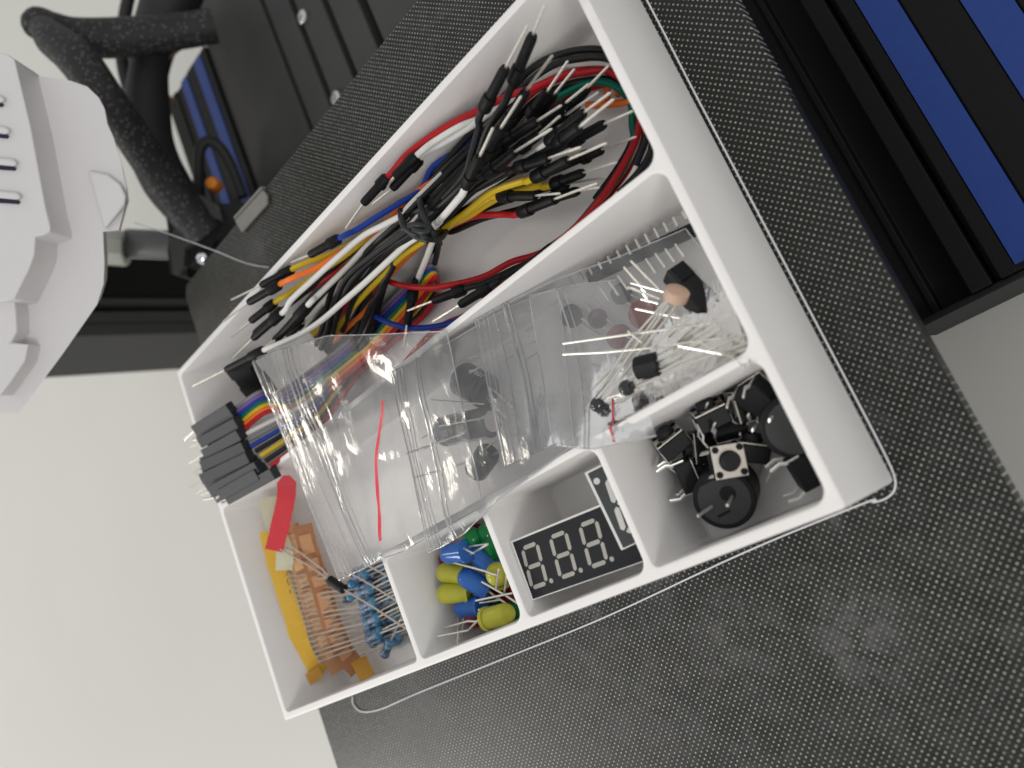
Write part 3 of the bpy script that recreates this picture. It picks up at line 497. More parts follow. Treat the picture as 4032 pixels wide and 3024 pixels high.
# ------------------------------------------------------------------ rainbow ribbon cable
rb = thing('ribbon_cable', PC(*fB(1500, 1000), 3, 'big'), 'rainbow ribbon cable with stacked black plugs leaning over the tray corner', 'ribbon cable')
cols = ['gray', 'purple', 'blue', 'green', 'yellow', 'orange', 'red', 'brown', 'black', 'white']
for i, c in enumerate(cols):                                             # visible upper band, towards the plugs
    u = i/9
    pts = [(fK(1150+u*260, 1180+u*400), 25), (fK(1560+u*190, 900+u*420), 22), (fB(700+u*330, 1580+u*160), 15), (fB(1010+u*330, 1370+u*100), 8), (fB(1290+u*310, 1150+u*60), 6), (fB(1480+u*300, 960+u*40), 5.5), (fB(1640+u*240, 800+u*70), 5.5), (fB(1740+u*130, 690+u*130), 7), (fB(1830+u*60, 640+u*120), 8), (fB(1880+u*10, 690+u*110), 5)]
    if i < 7: MB().tube(smooth([PC(*p, z, 'big', 0.7) for p, z in pts], 9), 0.66, 8).build('strand', WIRE[c], rb)
cols2 = ['white', 'gray', 'blue', 'black', 'yellow', 'black', 'red']
for i, c in enumerate(cols2):
    u = i/7
    pts = [(fK(1290-u*0+u*500, 1540+u*560-u*60), 25.5), (fK(1700+u*420, 1330+u*450), 21), (fK(2300+u*200, 1010+u*400), 15), (fB(1180+u*180, 1330+u*80), 4), (fB(1380+u*200, 1150+u*60), 3.5), (fB(1600+u*200, 960+u*60), 3.2), (fB(1760+u*150, 800+u*60), 4)]
    MB().tube(smooth([PC(*p, z, 'big', 0.7) for p, z in pts], 9), 0.72, 8).build('strand', WIRE[c], rb)
HOUS2 = mat('slate_housing', (0.020, 0.023, 0.028), 0.5, var=0.2, bump=0.15)
def block(f, bk, tip, wd, rad=1.27):
    d = (f-bk).normalized(); n_ = (CAM-(f+bk)/2).normalized(); v = d.cross(n_).normalized(); n_ = v.cross(d).normalized(); L = (f-bk).length
    PIN2 = mat('dark_reflecting_pin', (0.45, 0.44, 0.40), 0.35, metal=.8)  # base colour darkened to stand in for the dark surroundings these pins reflect
    o = MB().box((f+bk)/2, (L, wd, 2.5), d, v, n_).build('plug', HOUS2, rb, bevel=0.18)
    MB().box((f+tip)/2, ((tip-f).length, 0.62, 0.62), (tip-f).normalized(), v).build('pin', PIN2, o)
bl = [((640, 1440), (1150, 1120), (470, 1595)), ((715, 1575), (1230, 1230), (590, 1590)), ((720, 1620), (1260, 1330), (560, 1700)), ((850, 1650), (1330, 1400), (720, 1740)),
      ((780, 1790), (1300, 1500), (540, 1935)), ((760, 1905), (1330, 1610), (590, 1980)), ((755, 1960), (1370, 1680), (600, 2060)), ((780, 2050), (1400, 1760), (620, 2110)),
      ((750, 2150), (1430, 1830), (540, 2285)), ((820, 2260), (1500, 1900), (650, 2370)), ((870, 2330), (1560, 1960), (720, 2390)), ((940, 2420), (1620, 2010), (740, 2460)), ((1010, 2380), (1560, 2070), (930, 2440)), ((1110, 2440), (1790, 2060), (935, 2490))]
for i, (f, k, t) in enumerate(bl):
    z = 27.5-(i % 2)*1.2
    block(PC(*fK(*f), z, 'big', 1.3), PC(*fK(*k), z-1, 'big', 1.3), PC(*fK(*t), z+0.4, 'big', .5), 3.3)
for i, (f, k) in enumerate([((1150, 620), (1500, 560)), ((1230, 690), (1560, 640)), ((1290, 770), (1640, 700)), ((1340, 860), (1700, 780)), ((1400, 930), (1750, 850))]):
    F_, K_ = PC(*fK(*f), 20-i*1.5, 'big', 1.3), PC(*fK(*k), 17-i*1.5, 'big', 1.3); d = (F_-K_).normalized()
    MB().box((F_+K_)/2, ((F_-K_).length, 2.5, 2.5), d, d.orthogonal()).build('plug', HOUS, rb, bevel=0.18)

# ------------------------------------------------------------------ tactile switches, buzzers
def xy(v): return tuple(v)
def switch(c, n, u, label, z=None, legs=(1, 1, 1, 1), sc_=1.0):
    """c plate centre (world), n plate normal, u plate side direction"""
    n = n.normalized(); u = (u-n*u.dot(n)).normalized(); v = n.cross(u)
    t = thing('push_button', c-n*4, label, 'push button', 'small push buttons heaped in the corner compartment')
    MB().box(c-n*1.95, (6.0, 6.0, 3.4), u, v, n).build('body', BODY, t, bevel=0.25)
    MB().box(c-n*0.1, (6.05, 6.05, 0.25), u, v, n).build('cover_plate', PLATE, t, bevel=0.1)
    m_ = MB()
    for i in (-1, 1):
        for j in (-1, 1): m_.lathe(c+u*2.25*i+v*2.25*j-n*.1, n, [(0, .62), (.35, .62), (.5, .4)], 12)
    m_.build('post', BODY, t)
    MB().lathe(c-n*0.1, n, [(0, 1.95), (0.3, 1.95), (0.31, 1.72), (1.35, 1.72), (1.6, 1.55), (1.62, 0.3)], 26).build('button', BODY2, t)
    k = 0
    for i in (-1, 1):
        for j in (-1, 1):
            if legs[k]:
                p0 = c-n*3.0+u*3.02*i+v*2.2*j
                q = [p0+n*1.6, p0-n*0.9, p0-n*1.9+u*.5*i, p0-n*3.9+u*.05*i]
                MB().tube(q, 0.48, 6, flat=0.4).build('leg', LEG, t)
            k += 1
    return t
fz = lambda p, z: PC(*fD(*p), z, 'buz', 0.6)
switch(fz((916, 1020), 13), CV(0.02, -0.16, 1), CV(1, -0.16, 0), 'push button facing up with its steel plate and round button in full view', legs=(1, 1, 1, 1))
switch(fz((303, 772), 9), CV(-0.62, -0.72, 0.15), CV(0.75, -0.65, 0.1), 'push button on its side, leftmost of the heap, two bent legs towards the viewer')
switch(fz((692, 505), 10), CV(-0.45, -0.86, 0.12), CV(0.88, -0.45, 0.1), 'push button on its side with the bright plate edge up by the back wall')
switch(fz((925, 510), 8), CV(-0.95, 0.28, 0.1), CV(0.28, 0.95, 0.0), 'push button on its side right of the back one, plate edge turned left')
switch(fz((1130, 825), 6), CV(0.12, -0.98, 0.12), CV(1, 0.14, 0), 'push button on its side beside the big black disc, button upwards')
switch(fz((1712, 1065), 5.5), CV(0.84, -0.5, 0.14), CV(0.55, 0.83, 0), 'push button alone near the right wall, plate edge to the right')
switch(fz((588, 1120), 6.5), CV(0.9, -0.40, 0.14), CV(0.42, 0.9, 0), 'push button on its side against the upturned buzzer')
switch(fz((540, 895), 6), CV(-0.98, 0.1, 0.05), CV(0.1, 0.99, 0), 'push button half buried left of the one facing up')
switch(fz((700, 1000), 5.0), CV(-0.2, 0.3, 0.95), CV(0.9, 0.3, 0), 'push button buried in shade under the one facing up', legs=(0, 0, 0, 0))
switch(fz((900, 690), 6.0), CV(0.25, 0.55, -0.9), CV(0.95, -.2, 0), 'push button upside down in the middle of the heap')
switch(fz((1215, 330), 8), CV(0.5, -0.6, -0.6), CV(0.7, 0.7, 0), 'push button upside down in the far right corner under the rim')
def buzzer(c, ax, label, pins=True, r=6.0, h=9.0):
    t = thing('buzzer', c-ax*h, label, 'buzzer'); u = CV(1, -0.35, 0); u = (u-ax*u.dot(ax)).normalized()
    MB().lathe(c-ax*h, ax, [(0, 1.2), (0.4, 1.3), (0.5, r*.93), (0.9, r), (h-1.5, r), (h-1.45, r*.975), (h-1.3, r), (h-.25, r), (h, r-.25)], 56).build('case', BODY, t)
    MB().lathe(c, ax, [(-0.05, r-.9), (0.06, r-1.0)], 48).build('base_disc', mat('buzzer_base', (0.035, 0.037, 0.037), 0.4, var=.3, vs=250), t)
    if pins:
        vv = ax.cross(u)
        for k, s_ in ((1.6, 0), (-5.0, 1)):
            pb = c+u*(k if not s_ else -2.6)+vv*(0.2 if not s_ else -.8)
            tip = pb+ax*(5 if not s_ else 4)-u*(0.3 if not s_ else 2)
            MB().tube([pb, tip-(tip-pb)*0.04, tip], 0.3, 8).build('pin', PIN, t)
        MB().lathe(pb+u*3.6+vv*1.7, ax, [(0, 1.6), (0.12, 1.4)], 20).build('seal_spot', BODY, t)
        for a0, b0 in ((-2.2, 3.9), (-.8, -2.6)):
            MB().box(c+u*a0+vv*b0+ax*.1, (2.6, .5, .2), u*0.95+vv*.25, None or (vv*0.95-u*.25)).build('moulded_mark', BODY, t)
    return t
bx = CV(-0.36, 0.18, 0.91)
buzzer(fz((862, 1392), 11.5), bx, 'round black buzzer lying upside down with its two pins up', r=5.75)
buzzer(PC(*fD(1560, 690), 10.0, 'buz'), CV(-0.25, 0.25, 0.93), 'round black buzzer half hidden under the right rim behind the buttons', pins=False)

# ------------------------------------------------------------------ seven segment displays
WB = mat('display_body', (0.72, 0.72, 0.70), 0.45); FACE = mat('display_face', (0.010, 0.011, 0.014), 0.35, var=0.3, vs=200, spec=0.35)
FACE2 = mat('display_face_sheen', (0.045, 0.052, 0.052), 0.4, var=0.15, vs=200); SEG = mat('display_segment', (0.36, 0.35, 0.31), 0.45, var=0.12, vs=500); SEG2 = mat('display_segment_light', (0.60, 0.60, 0.57), 0.45)  # second face is greyed: its reflection is put into the base colour
def display(o, X, Y, w_, h_, th, digits, dh, label, face, seg, dp=(1, -1)):
    X = X.normalized(); Y = (Y-X*Y.dot(X)).normalized(); Z_ = X.cross(Y)
    t = thing('digit_display', o-Z_*th, label, 'digit display')
    MB().box(o+X*w_/2+Y*h_/2-Z_*th/2, (w_, h_, th), X, Y, Z_).build('body', WB, t, bevel=0.15)
    MB().box(o+X*(w_/2+.15)+Y*(h_/2-.1)+Z_*0.03, (w_-.9, h_-.7, 0.1), X, Y, Z_).build('face', face, t)
    for d in digits:
        W2 = dh*0.54; T = dh*0.095; sl = 0.13; g_ = T*0.16
        f = lambda x, y: o+X*min(d+x+(y-dh/2)*sl, w_-.6)+Y*(h_/2-dh/2+y)+Z_*0.085
        dg = MB()
        def seg_(p, q, wd):
            px, py = q[0]-p[0], q[1]-p[1]; L = math.hypot(px, py); px /= L; py /= L; nx, ny = -py, px; e = wd*.5
            pts = [(p[0]+px*g_*2, p[1]+py*g_*2), (p[0]+px*(e+g_*1.6)+nx*e, p[1]+py*(e+g_*1.6)+ny*e), (q[0]-px*(e+g_*1.6)+nx*e, q[1]-py*(e+g_*1.6)+ny*e), (q[0]-px*g_*2, q[1]-py*g_*2), (q[0]-px*(e+g_*1.6)-nx*e, q[1]-py*(e+g_*1.6)-ny*e), (p[0]+px*(e+g_*1.6)-nx*e, p[1]+py*(e+g_*1.6)-ny*e)]
            dg.prism([f(*p_) for p_ in pts], Z_*0.05)
        a0, a1 = T/2, W2-T/2; b0, b1, b2 = T/2, dh/2, dh-T/2
        for p_, q_ in (((a0, b0), (a1, b0)), ((a0, b1), (a1, b1)), ((a0, b2), (a1, b2)), ((a0, b0), (a0, b1)), ((a0, b1), (a0, b2)), ((a1, b0), (a1, b1)), ((a1, b1), (a1, b2))): seg_(p_, q_, T)
        dg.build('digit', seg, t)
        c0 = f(W2+T*0.9 if dp[1] < 0 else -T*1.3, T*0.6 if dp[1] < 0 else dh-T*.3); MB().lathe(c0-Z_*.02, Z_, [(0, T*.58), (0.07, T*.58)], 18).build('decimal_point', seg, t)
    return t
TL, BL_ = P(2004, 2133, 21.6), P(2093, 2366, 21.6); TR = P(2358, 1988, 19.4)
Xd = (TR-TL).normalized(); Yd = (TL-BL_).normalized()
display(BL_, Xd, Yd, 30.2, (TL-BL_).length, 6.5, [1.5, 9.2, 16.9], 9.0, 'black faced display with three large grey digits lying flat in its compartment', FACE, SEG)
A_, B_ = P(2300, 1862, 21.6), P(2446, 2168, 21.2)
Ys = (A_-B_).normalized(); Xs = Vector((0.93, 0, -0.37)); Xs = (Xs-Ys*Xs.dot(Ys)).normalized()
display(B_, Xs, Ys, 6.1, (A_-B_).length, 3.5, [2.3], 11.8, 'single digit display with a grey sheen, leaning on the three digit one', FACE2, SEG2, dp=(1, 1))

# ------------------------------------------------------------------ light emitting diodes
def lens(name, col):
    m = mat(name, col, 0.16, trans=0.45, var=0.1, vs=500, sss=0.0, ior=1.4); return m
LC = dict(blue=lens('blue_lens', (0.045, 0.22, 0.78)), yellow=lens('yellow_lens', (0.80, 0.78, 0.08)), green=lens('green_lens', (0.0, 0.28, 0.07)), red=lens('red_lens', (0.36, 0.012, 0.03)))
LEAD = mat('silver_lead', (0.80, 0.79, 0.74), 0.25, metal=0.7, var=0.15, vs=1500)
def led(col, tip, base, label, leads=None, r=2.45, z=8, zb=None, L=8.4):
    a_ = PC(*fL(*tip), z, 'led', 1.9); b_ = PC(*fL(*base), zb if zb is not None else z, 'led', 1.9); ax = (a_-b_).normalized(); a_ = b_+ax*L
    t = thing('led', b_, label, 'LED lamp'); h = L-r
    MB().lathe(b_, ax, [(0, r*1.13), (0.9, r*1.13), (0.95, r), (h, r)]+[(h+r*math.sin(q*math.pi/16), r*math.cos(q*math.pi/16)) for q in range(1, 9)], 28).build('lens', LC[col], t)
    u = ax.orthogonal().normalized()
    for k in (-1, 1):
        o_ = b_+u*1.27*k
        if leads is not None:
            if leads[(k+1)//2] is None: continue
            pts = [o_]+[PC(*fL(x, y), zz, 'led', 0.4) for x, y, zz in leads[(k+1)//2]]
        else: pts = [o_, o_-ax*3, o_-ax*12]; pts = [p for p in pts if 103 > p.x > 66 or True][:2]
        MB().tube(pts, 0.27, 6).build('lead', LEAD, t)
    MB().tube([b_+u*1.27, b_+u*1.27+ax*4.3], 0.33, 5).build('anvil', LEAD, t)
led('red', (1500, 215), (1440, 330), 'red LED peeping out below the green one at the back', z=6, zb=5)
led('red', (1300, 520), (1420, 560), 'red LED wedged between the two upper blue ones', z=6, zb=5)
led('red', (1850, 890), (2000, 960), 'red LED by the right partition above the lowest yellow one', z=5)
led('red', (1610, 1395), (1450, 1170), 'red LED at the front wall left of the lowest yellow one', z=6, zb=7)
led('green', (1400, 70), (1480, 260), 'bright green LED under the bag at the back corner', z=9, zb=7)
led('green', (1640, 170), (1740, 420), 'green LED standing along the right partition at the back', z=9, zb=7)
led('green', (1640, 980), (1840, 930), 'dark green LED low in the middle of the LED compartment', z=4)
led('green', (2060, 1180), (1900, 1120), 'green LED hidden behind the lowest yellow one', z=3)
led('yellow', (985, 640), (1385, 665), 'yellow LED lying just under the uppermost blue one', z=11, leads=(None, None))
led('yellow', (1018, 915), (1420, 890), 'yellow LED lying level, second yellow one from the back', z=11, leads=(None, None))
led('blue', (1500, 400), (1740, 600), 'dark blue LED near the right partition, a bright glint on it', z=10, zb=8, leads=(None, None))
led('blue', (980, 440), (1385, 380), 'uppermost blue LED touching the plastic bag', z=14, leads=([(1460, 405, 15), (1470, 405, 15)], [(1640, 300, 14)]))
led('blue', (1335, 680), (1660, 880), 'blue LED in the middle, pointing up left', z=13, zb=10, leads=([(1870, 1030, 9)], [(1760, 970, 9)]))
led('blue', (1195, 1100), (1580, 1060), 'lowest blue LED with two leads passing below it', z=12, zb=11, leads=([(1800, 985, 9)], None))
led('yellow', (1745, 640), (1800, 700), 'yellow LED standing with its round dome upwards by the partition', z=15, zb=8, leads=(None, None), r=2.8)
led('yellow', (2020, 1120), (1615, 1225), 'large looking yellow LED at the front right, leads to the left', z=14, zb=15, leads=([(1400, 1250, 15), (1112, 1330, 15)], [(1400, 1365, 14.5), (1018, 1442, 14)]))
for i, q in enumerate([[(1215, 520, 15), (1600, 625, 15.5), (1760, 680, 15)], [(1495, 995, 15), (1950, 903, 13)], [(1528, 1110, 15), (1880, 1035, 13)], [(1345, 1200, 12), (1325, 1420, 8)], [(1283, 1220, 12), (1270, 1530, 8)],
                       [(1780, 610, 19), (1750, 850, 14)], [(1880, 700, 17), (1850, 900, 12)], [(1570, 760, 14), (1850, 920, 13), (2030, 1040, 12)], [(1380, 325, 13), (1650, 290, 12)], [(1580, 170, 11), (1620, 60, 10)]]):
    w_ = ['crossing above the yellow LEDs', 'ending right by the red LED at the partition', 'just below the long one by the green LED', 'short, hanging below the lowest blue LED', 'long, hanging below the lowest blue LED', 'upright on the domed yellow LED', 'upright close to the partition', 'slanting down right across the middle', 'level under the bag edge', 'standing in the back corner'][i]
    o = MB(); pts = [PC(*fL(x, y), z, 'led', .4) for x, y, z in q]; o.org = pts[-1]
    tag(o.tube(pts, 0.27, 6).build('wire_lead', LEAD), 'silver lead '+w_, 'wire lead', 'loose looking leads among the LEDs')

# ------------------------------------------------------------------ resistors, diode and tapes
RB = mat('blue_resistor_lacquer', (0.07, 0.26, 0.44), 0.25, coat=0.4, var=0.25, vs=1200); BND = {k: mat('band_'+k, v, 0.3) for k, v in dict(r=(0.25, 0.02, 0.02), k=(0.01, 0.01, 0.015), b=(0.12, 0.05, 0.03), v=(0.2, 0.15, 0.35)).items()}
DL = mat('dull_lead', (0.50, 0.45, 0.39), 0.42, metal=0.3, var=0.15, vs=1500)
def resistor(c, d, ls, rs_, label, bands='brkkb'):
    d = d.normalized(); t = thing('resistor', c-Vector((0, 0, 1)), label, 'resistor', 'blue resistors in the left compartment')
    L = 6.2; MB().lathe(c-d*L/2, d, [(0, 0.5), (0.2, 1.2), (0.7, 1.4), (1.4, 1.34), (1.8, 1.12), (L-1.8, 1.12), (L-1.4, 1.34), (L-.7, 1.4), (L-.2, 1.2), (L, .5)], 14).build('body', RB, t)
    for i, (k, p) in enumerate(zip(bands, (-2.2, -1.15, -.5, .2, 2.2))):
        r_ = 1.42 if abs(p) > 2 else 1.15
        MB().lathe(c+d*(p-.2), d, [(0, r_), (.4, r_)], 14).build('colour_band', BND[k], t)
    for q in (ls, rs_):
        if q: MB().tube(smooth([c+d*(-2.9 if q is ls else 2.9)]+q, 5), 0.24, 6).build('lead', DL, t)
random.seed(11)
N = 18
for i in range(N):
    u = i/(N-1); zz = 5.5+2.5*math.sin(i*2.3)
    bx_, by_ = (960+u*240+random.uniform(-30, 60), 200+u*1230)
    c = PC(*fR(bx_, by_), 7.5+1.5*math.sin(i*1.7), 'left', 1.3); e = PC(*fR(bx_+300, by_-130+random.uniform(-40, 40)), c.z+0.3, 'left', 1.3)
    l0 = PC(*fR(-330+u*560+random.uniform(-10, 10), 300+u*1500), 15-u*2, 'left', 0.6); l1 = PC(*fR(300+u*420, 330+u*1330), 10, 'left', .6)
    rt = [PC(*fR(bx_+560, by_-260+random.uniform(-30, 30)), c.z, 'left', .4)]
    resistor(c, e-c, [c.lerp(l0, .5)+Vector((0, 0, .6)), l0], rt, ORD[i]+' blue resistor of the nearer row, counted from the back edge of the heap', random.choice(['brkkb', 'vkkbr', 'rrkbb', 'bkkrb']))
for i in range(15):
    u = i/14; bx_, by_ = (1290+u*260+random.uniform(-40, 40), 60+u*1400)
    c = PC(*fR(bx_, by_), 4.2+1.2*math.sin(i*2.1), 'left', 1.3); e = PC(*fR(bx_+260, by_-120+random.uniform(-60, 60)), c.z, 'left', 1.3)
    resistor(c, e-c, [PC(*fR(bx_-560, by_+250), 7, 'left', .5)], [PC(*fR(bx_+420, by_-190), c.z, 'left', .4)], ORD[i]+' blue resistor of the farther row by the partition, counted from the back', random.choice(['brkkb', 'vkkbr']))
for k, (bx_, by_, dx, dy, lab) in enumerate([(1440, 1560, 150, -330, 'blue resistor hanging lowest at the front of the heap'), (770, 690, 90, -90, 'blue resistor seen end on, lower left of the pair by the diode'), (800, 470, 80, -110, 'blue resistor seen end on, upper of the pair by the diode')]):
    c = PC(*fR(bx_, by_), 8, 'left', 1.3); e = PC(*fR(bx_+dx, by_+dy), 10 if k else 8, 'left', 1.3); resistor(c, e-c, None, [e+(e-c)*1.5] if k == 0 else None, lab)
di = thing('diode', PC(*fR(560, 455), 13, 'left'), 'black diode on a long lead lying across the blue resistors', 'diode')
a_, b_ = PC(*fR(430, 360), 14, 'left', 1), PC(*fR(690, 540), 14, 'left', 1); d_ = (b_-a_).normalized()
MB().lathe(a_, d_, [(0, .9), (.25, 1.3), ((b_-a_).length-.25, 1.3), ((b_-a_).length, .9)], 18).build('body', BODY, di, )
MB().tube([b_, PC(*fR(1180, 830), 13, 'left'), PC(*fR(1790, 1235), 12, 'left')], 0.28, 6).build('lead', DL, di)
MB().tube([a_, PC(*fT(1150, 1180), 15, 'left'), PC(*fT(820, 990), 19, 'left')], 0.28, 6).build('lead', DL, di)
o = MB(); pts = [PC(*fR(770, 240), 13, 'left'), PC(*fR(1180, 470), 13, 'left'), PC(*fR(1610, 740), 12, 'left')]; o.org = pts[0]; tag(o.tube(pts, .26, 6).build('wire_lead', DL), 'tinned lead parallel to the diode lead above it', 'wire lead')
o = MB(); pts = [PC(*fR(1070, 100), 13, 'left'), PC(*fR(1440, 300), 12, 'left')]; o.org = pts[0]; tag(o.tube(pts, .26, 6).build('wire_lead', DL), 'short tinned lead nearest the bag edge over the resistors', 'wire lead')
o = MB(); pts = [PC(*fT(950, 960), 17, 'left'), PC(*fT(1300, 1220), 14, 'left'), PC(*fT(1390, 1330), 14, 'left')]; o.org = pts[0]; tag(o.tube(pts, .26, 6).build('wire_lead', DL), 'tinned lead slanting down from the red tape to the diode', 'wire lead')
TROWS = []
def tape(pts, wd, m, name, label, cat='paper tape', well='left', tw=None, f=fT, group=None, n_=None, taper=1):
    c = smooth([PC(*f(x, y), z, well, 0.5) for x, y, z in pts], 6); rows = []
    for i, p in enumerate(c):
        T_ = (c[min(i+1, len(c)-1)]-c[max(i-1, 0)]).normalized(); v = T_.cross((CAM-p).normalized()).normalized()
        if n_: v = T_.cross(n_).normalized()
        k_ = taper if i == 0 else (taper+1)/2 if i == 1 else 1
        w2 = wd*k_*(1+random.uniform(-.04, .04)); up_ = (CAM-p).normalized()*random.uniform(-.07, .07)
        rows.append([p-v*w2/2+up_, p-v*w2/6+up_, p+v*w2/6+up_*.6, p+v*w2/2-up_*.5])
    TROWS[:] = rows; o = MB(); o.org = min(c, key=lambda q: q.z); o.sheet(rows, False); ob = o.build(name, m); sd = ob.modifiers.new('th', 'SOLIDIFY'); sd.thickness = 0.25*S; sd.offset = 0
    return tag(ob, label, cat, group)
YT = mat('yellow_tape', (0.78, 0.48, 0.045), 0.55, bump=0.4, bs=500); RT = mat('red_tape', (0.62, 0.035, 0.05), 0.55, bump=0.5, bs=450); CT = mat('cream_tape', (0.66, 0.64, 0.47), 0.65, bump=0.3)
TT = mat('tan_tape', (0.60, 0.31, 0.15), 0.6, bump=0.3); TT2 = mat('light_tan_tape', (0.82, 0.50, 0.25), 0.6); TD = mat('brown_tape', (0.42, 0.18, 0.075), 0.6, bump=0.3)
tape([(705, 800, 17), (780, 1100, 16), (905, 1500, 15), (1000, 1800, 14), (1075, 2080, 13), (1180, 2270, 11.5), (1290, 2370, 10)], 5.2, YT, 'paper_tape', 'yellow paper tape standing along the left wall with faint pencil marks')
tape([(1165, 2330, 9), (1230, 2440, 8.5)], 5.0, mat('orange_tape', (0.66, 0.34, 0.05), 0.6), 'paper_tape', 'dull orange tape end folded under the yellow tape')
tape([(1680, 2180, 6), (1790, 2400, 5)], 4.6, MATS['orange_tape'], 'paper_tape', 'short orange tape end lying by the front wall')
tape([(700, 440, 19), (760, 700, 18), (880, 1010, 17), (880, 1230, 17)], 4.8, CT, 'paper_tape', 'cream paper tape under the red one')
tape([(905, 200, 23), (905, 420, 22.5), (850, 700, 21), (770, 1015, 20)], 5.0, RT, 'paper_tape', 'red paper tape strip standing highest in the left compartment', taper=.35)
for nm, off, m1, m2, lab in (('a', 0, TT, TT2, 'tan paper tape holding the resistor leads, nearer the left wall'), ('b', 150, TD, TT, 'browner paper tape holding the resistor leads, farther from the left wall')):
    ob = tape([(930+off, 740, 14), (1010+off, 1050, 13), (1130+off, 1400, 12), (1230+off, 1750, 11), (1370+off, 2100, 9), (1500+off*1.3, 2320, 7)], 5.6, m1, 'paper_tape', lab, group=None)
    R_ = list(TROWS); n_ = len(R_)
    for k in range(9):
        i = int(2+k*(n_-6)/9); j = min(i+2, n_-1); up = (CAM-R_[i][0]).normalized()*.35
        g = lambda r_, t: R_[r_][0].lerp(R_[r_][3], t)+up
        sq = MB(); sq.prism([g(i, .2), g(i, .82), g(j, .82), g(j, .2)], up*.3); sq.build('lead_window', m2, ob)
mk = MB()
for pts in ([(925, 1235, 0), (905, 1295, 0)], [(925, 1235, 0), (972, 1270, 0)], [(915, 1330, 0), (920, 1370, 0), (935, 1395, 0)], [(940, 1440, 0), (950, 1490, 0)]):
    mk.tube([P(*fT(x, y), 17.6) for x, y, z in pts], 0.13, 5)
mk.org = P(*fT(925, 1235), 17); 
o = mk.build('pencil_marks', mat('green_pencil', (0.06, 0.10, 0.04), 0.7)); yt = [q for q in sc.objects if q.get('label', '').startswith('yellow paper tape')][0]
o.parent = yt; o.location = o.location-yt.location

# ------------------------------------------------------------------ components lying in the middle compartment and the bags
fm = lambda f, x, y, z, r=0.5: PC(*f(x, y), z, 'mid', r)
def rod(pts, r, name, m, label, cat, group=None, parent=None):
    o = MB()
    if parent: return o.tube(pts, r, 7).build(name, m, parent)
    o.org = min(pts, key=lambda q: q.z); return tag(o.tube(pts, r, 7).build(name, m), label, cat, group)
# pin header along the back wall
ph = thing('pin_header', fm(fE, 1500, 460, 5), 'long black pin header along the foot of the long divider', 'pin header')
a_, b_ = fm(fE, 1560, 462, 6, 1), fm(fE, 850, 790, 6, 1); hd = (b_-a_).normalized(); a_ = a_-hd*4
MB().box((a_+b_)/2, ((b_-a_).length, 2.4, 2.4), hd, Vector((0, 0, 1)).cross(hd)).build('strip', BODY, ph, bevel=0.2)
CP = mat('cream_pin', (0.76, 0.74, 0.67), 0.28, metal=0.75, var=.15, vs=1500)
for i in range(13):
    x, y = 1605-i*74, 300+i*44
    u_ = 1 if i < 7 else .6
    p0 = fm(fE, x-22, y-32, 7.5); p1 = fm(fE, x+22*u_-6, y+42*u_, 7.5)
    if i == 0: p0, p1 = fm(fE, 1583, 268, 8), fm(fE, 1618, 328, 8)
    MB().tube([p0, p1], 0.33, 4).build('pin', CP, ph)
    if i > 1:
        q0 = fm(fE, x+60, y+120, 6.5); q1 = fm(fE, x+140, y+235, 6.5)
        if q1.x < 170.5 and q0.x < 170.5: MB().tube([q0, q1], 0.33, 4).build('pin', CP, ph)
# tall black sensor with three leads
sn = thing('sensor', fm(fE, 1650, 850, 9), 'large black three legged component at the right of the middle compartment', 'transistor')
s0, s1 = fm(fE, 1530, 700, 13, 1), fm(fE, 1810, 990, 12, 1); d_ = (s1-s0).normalized(); n_ = CV(0.15, -0.3, 1); v_ = d_.cross(n_).normalized(); n_ = v_.cross(d_)
L = (s1-s0).length
MB().prism([s0+v_*-2.1, s0+v_*2.0+d_*-.4, s0+d_*L*.45+v_*2.0, s0+d_*L*.55+v_*2.5, s1+v_*2.5, s1-v_*2.5, s0+d_*L*.5-v_*2.1], -n_*4.0).build('body', BODY2, sn, bevel=0.35)
MB().box(s0+d_*1.6+n_*.25, (3.4, 3.6, .6), d_, v_, n_).build('window', BODY, sn, bevel=.25)
for (x0, y0, x1, y1) in ((1862, 975, 2080, 1085), (1840, 1018, 2080, 1120), (1810, 1062, 2090, 1215)):
    p1 = fm(fE, x1, y1, 9); 
    if p1.x > 170.6: p1 = fm(fE, x1-40, y1-20, 8)
    MB().tube([fm(fE, x0-10, y0-6, 13), p1], 0.36, 6).build('lead', CP, sn)
# light dependent resistor
ld = thing('photoresistor', fm(fE, 1550, 905, 12), 'round pinkish light sensor with long leads pointing down left', 'light sensor')
lc = fm(fE, 1548, 890, 20.5, 1); ax = CV(0.2, -0.75, 0.6)
MB().lathe(lc-ax*2, ax, [(0, 2.0), (.2, 2.2), (1.9, 2.2), (2.1, 1.9)], 26).build('disc', mat('pink_ceramic', (0.56, 0.38, 0.28), 0.45, var=0.15, vs=900, bump=.2), ld)
for x, y in ((905, 1655), (985, 1650), (1070, 1650)):
    MB().tube(smooth([lc-ax*1.8+CV(-.6+(x-985)*.012, .6, 0)*1.4, fm(fE, (1500+x)//2+20, (950+y)//2, 20), fm(fE, x-40, y+20, 19.5)], 5), 0.23, 6).build('lead', CP, ld)
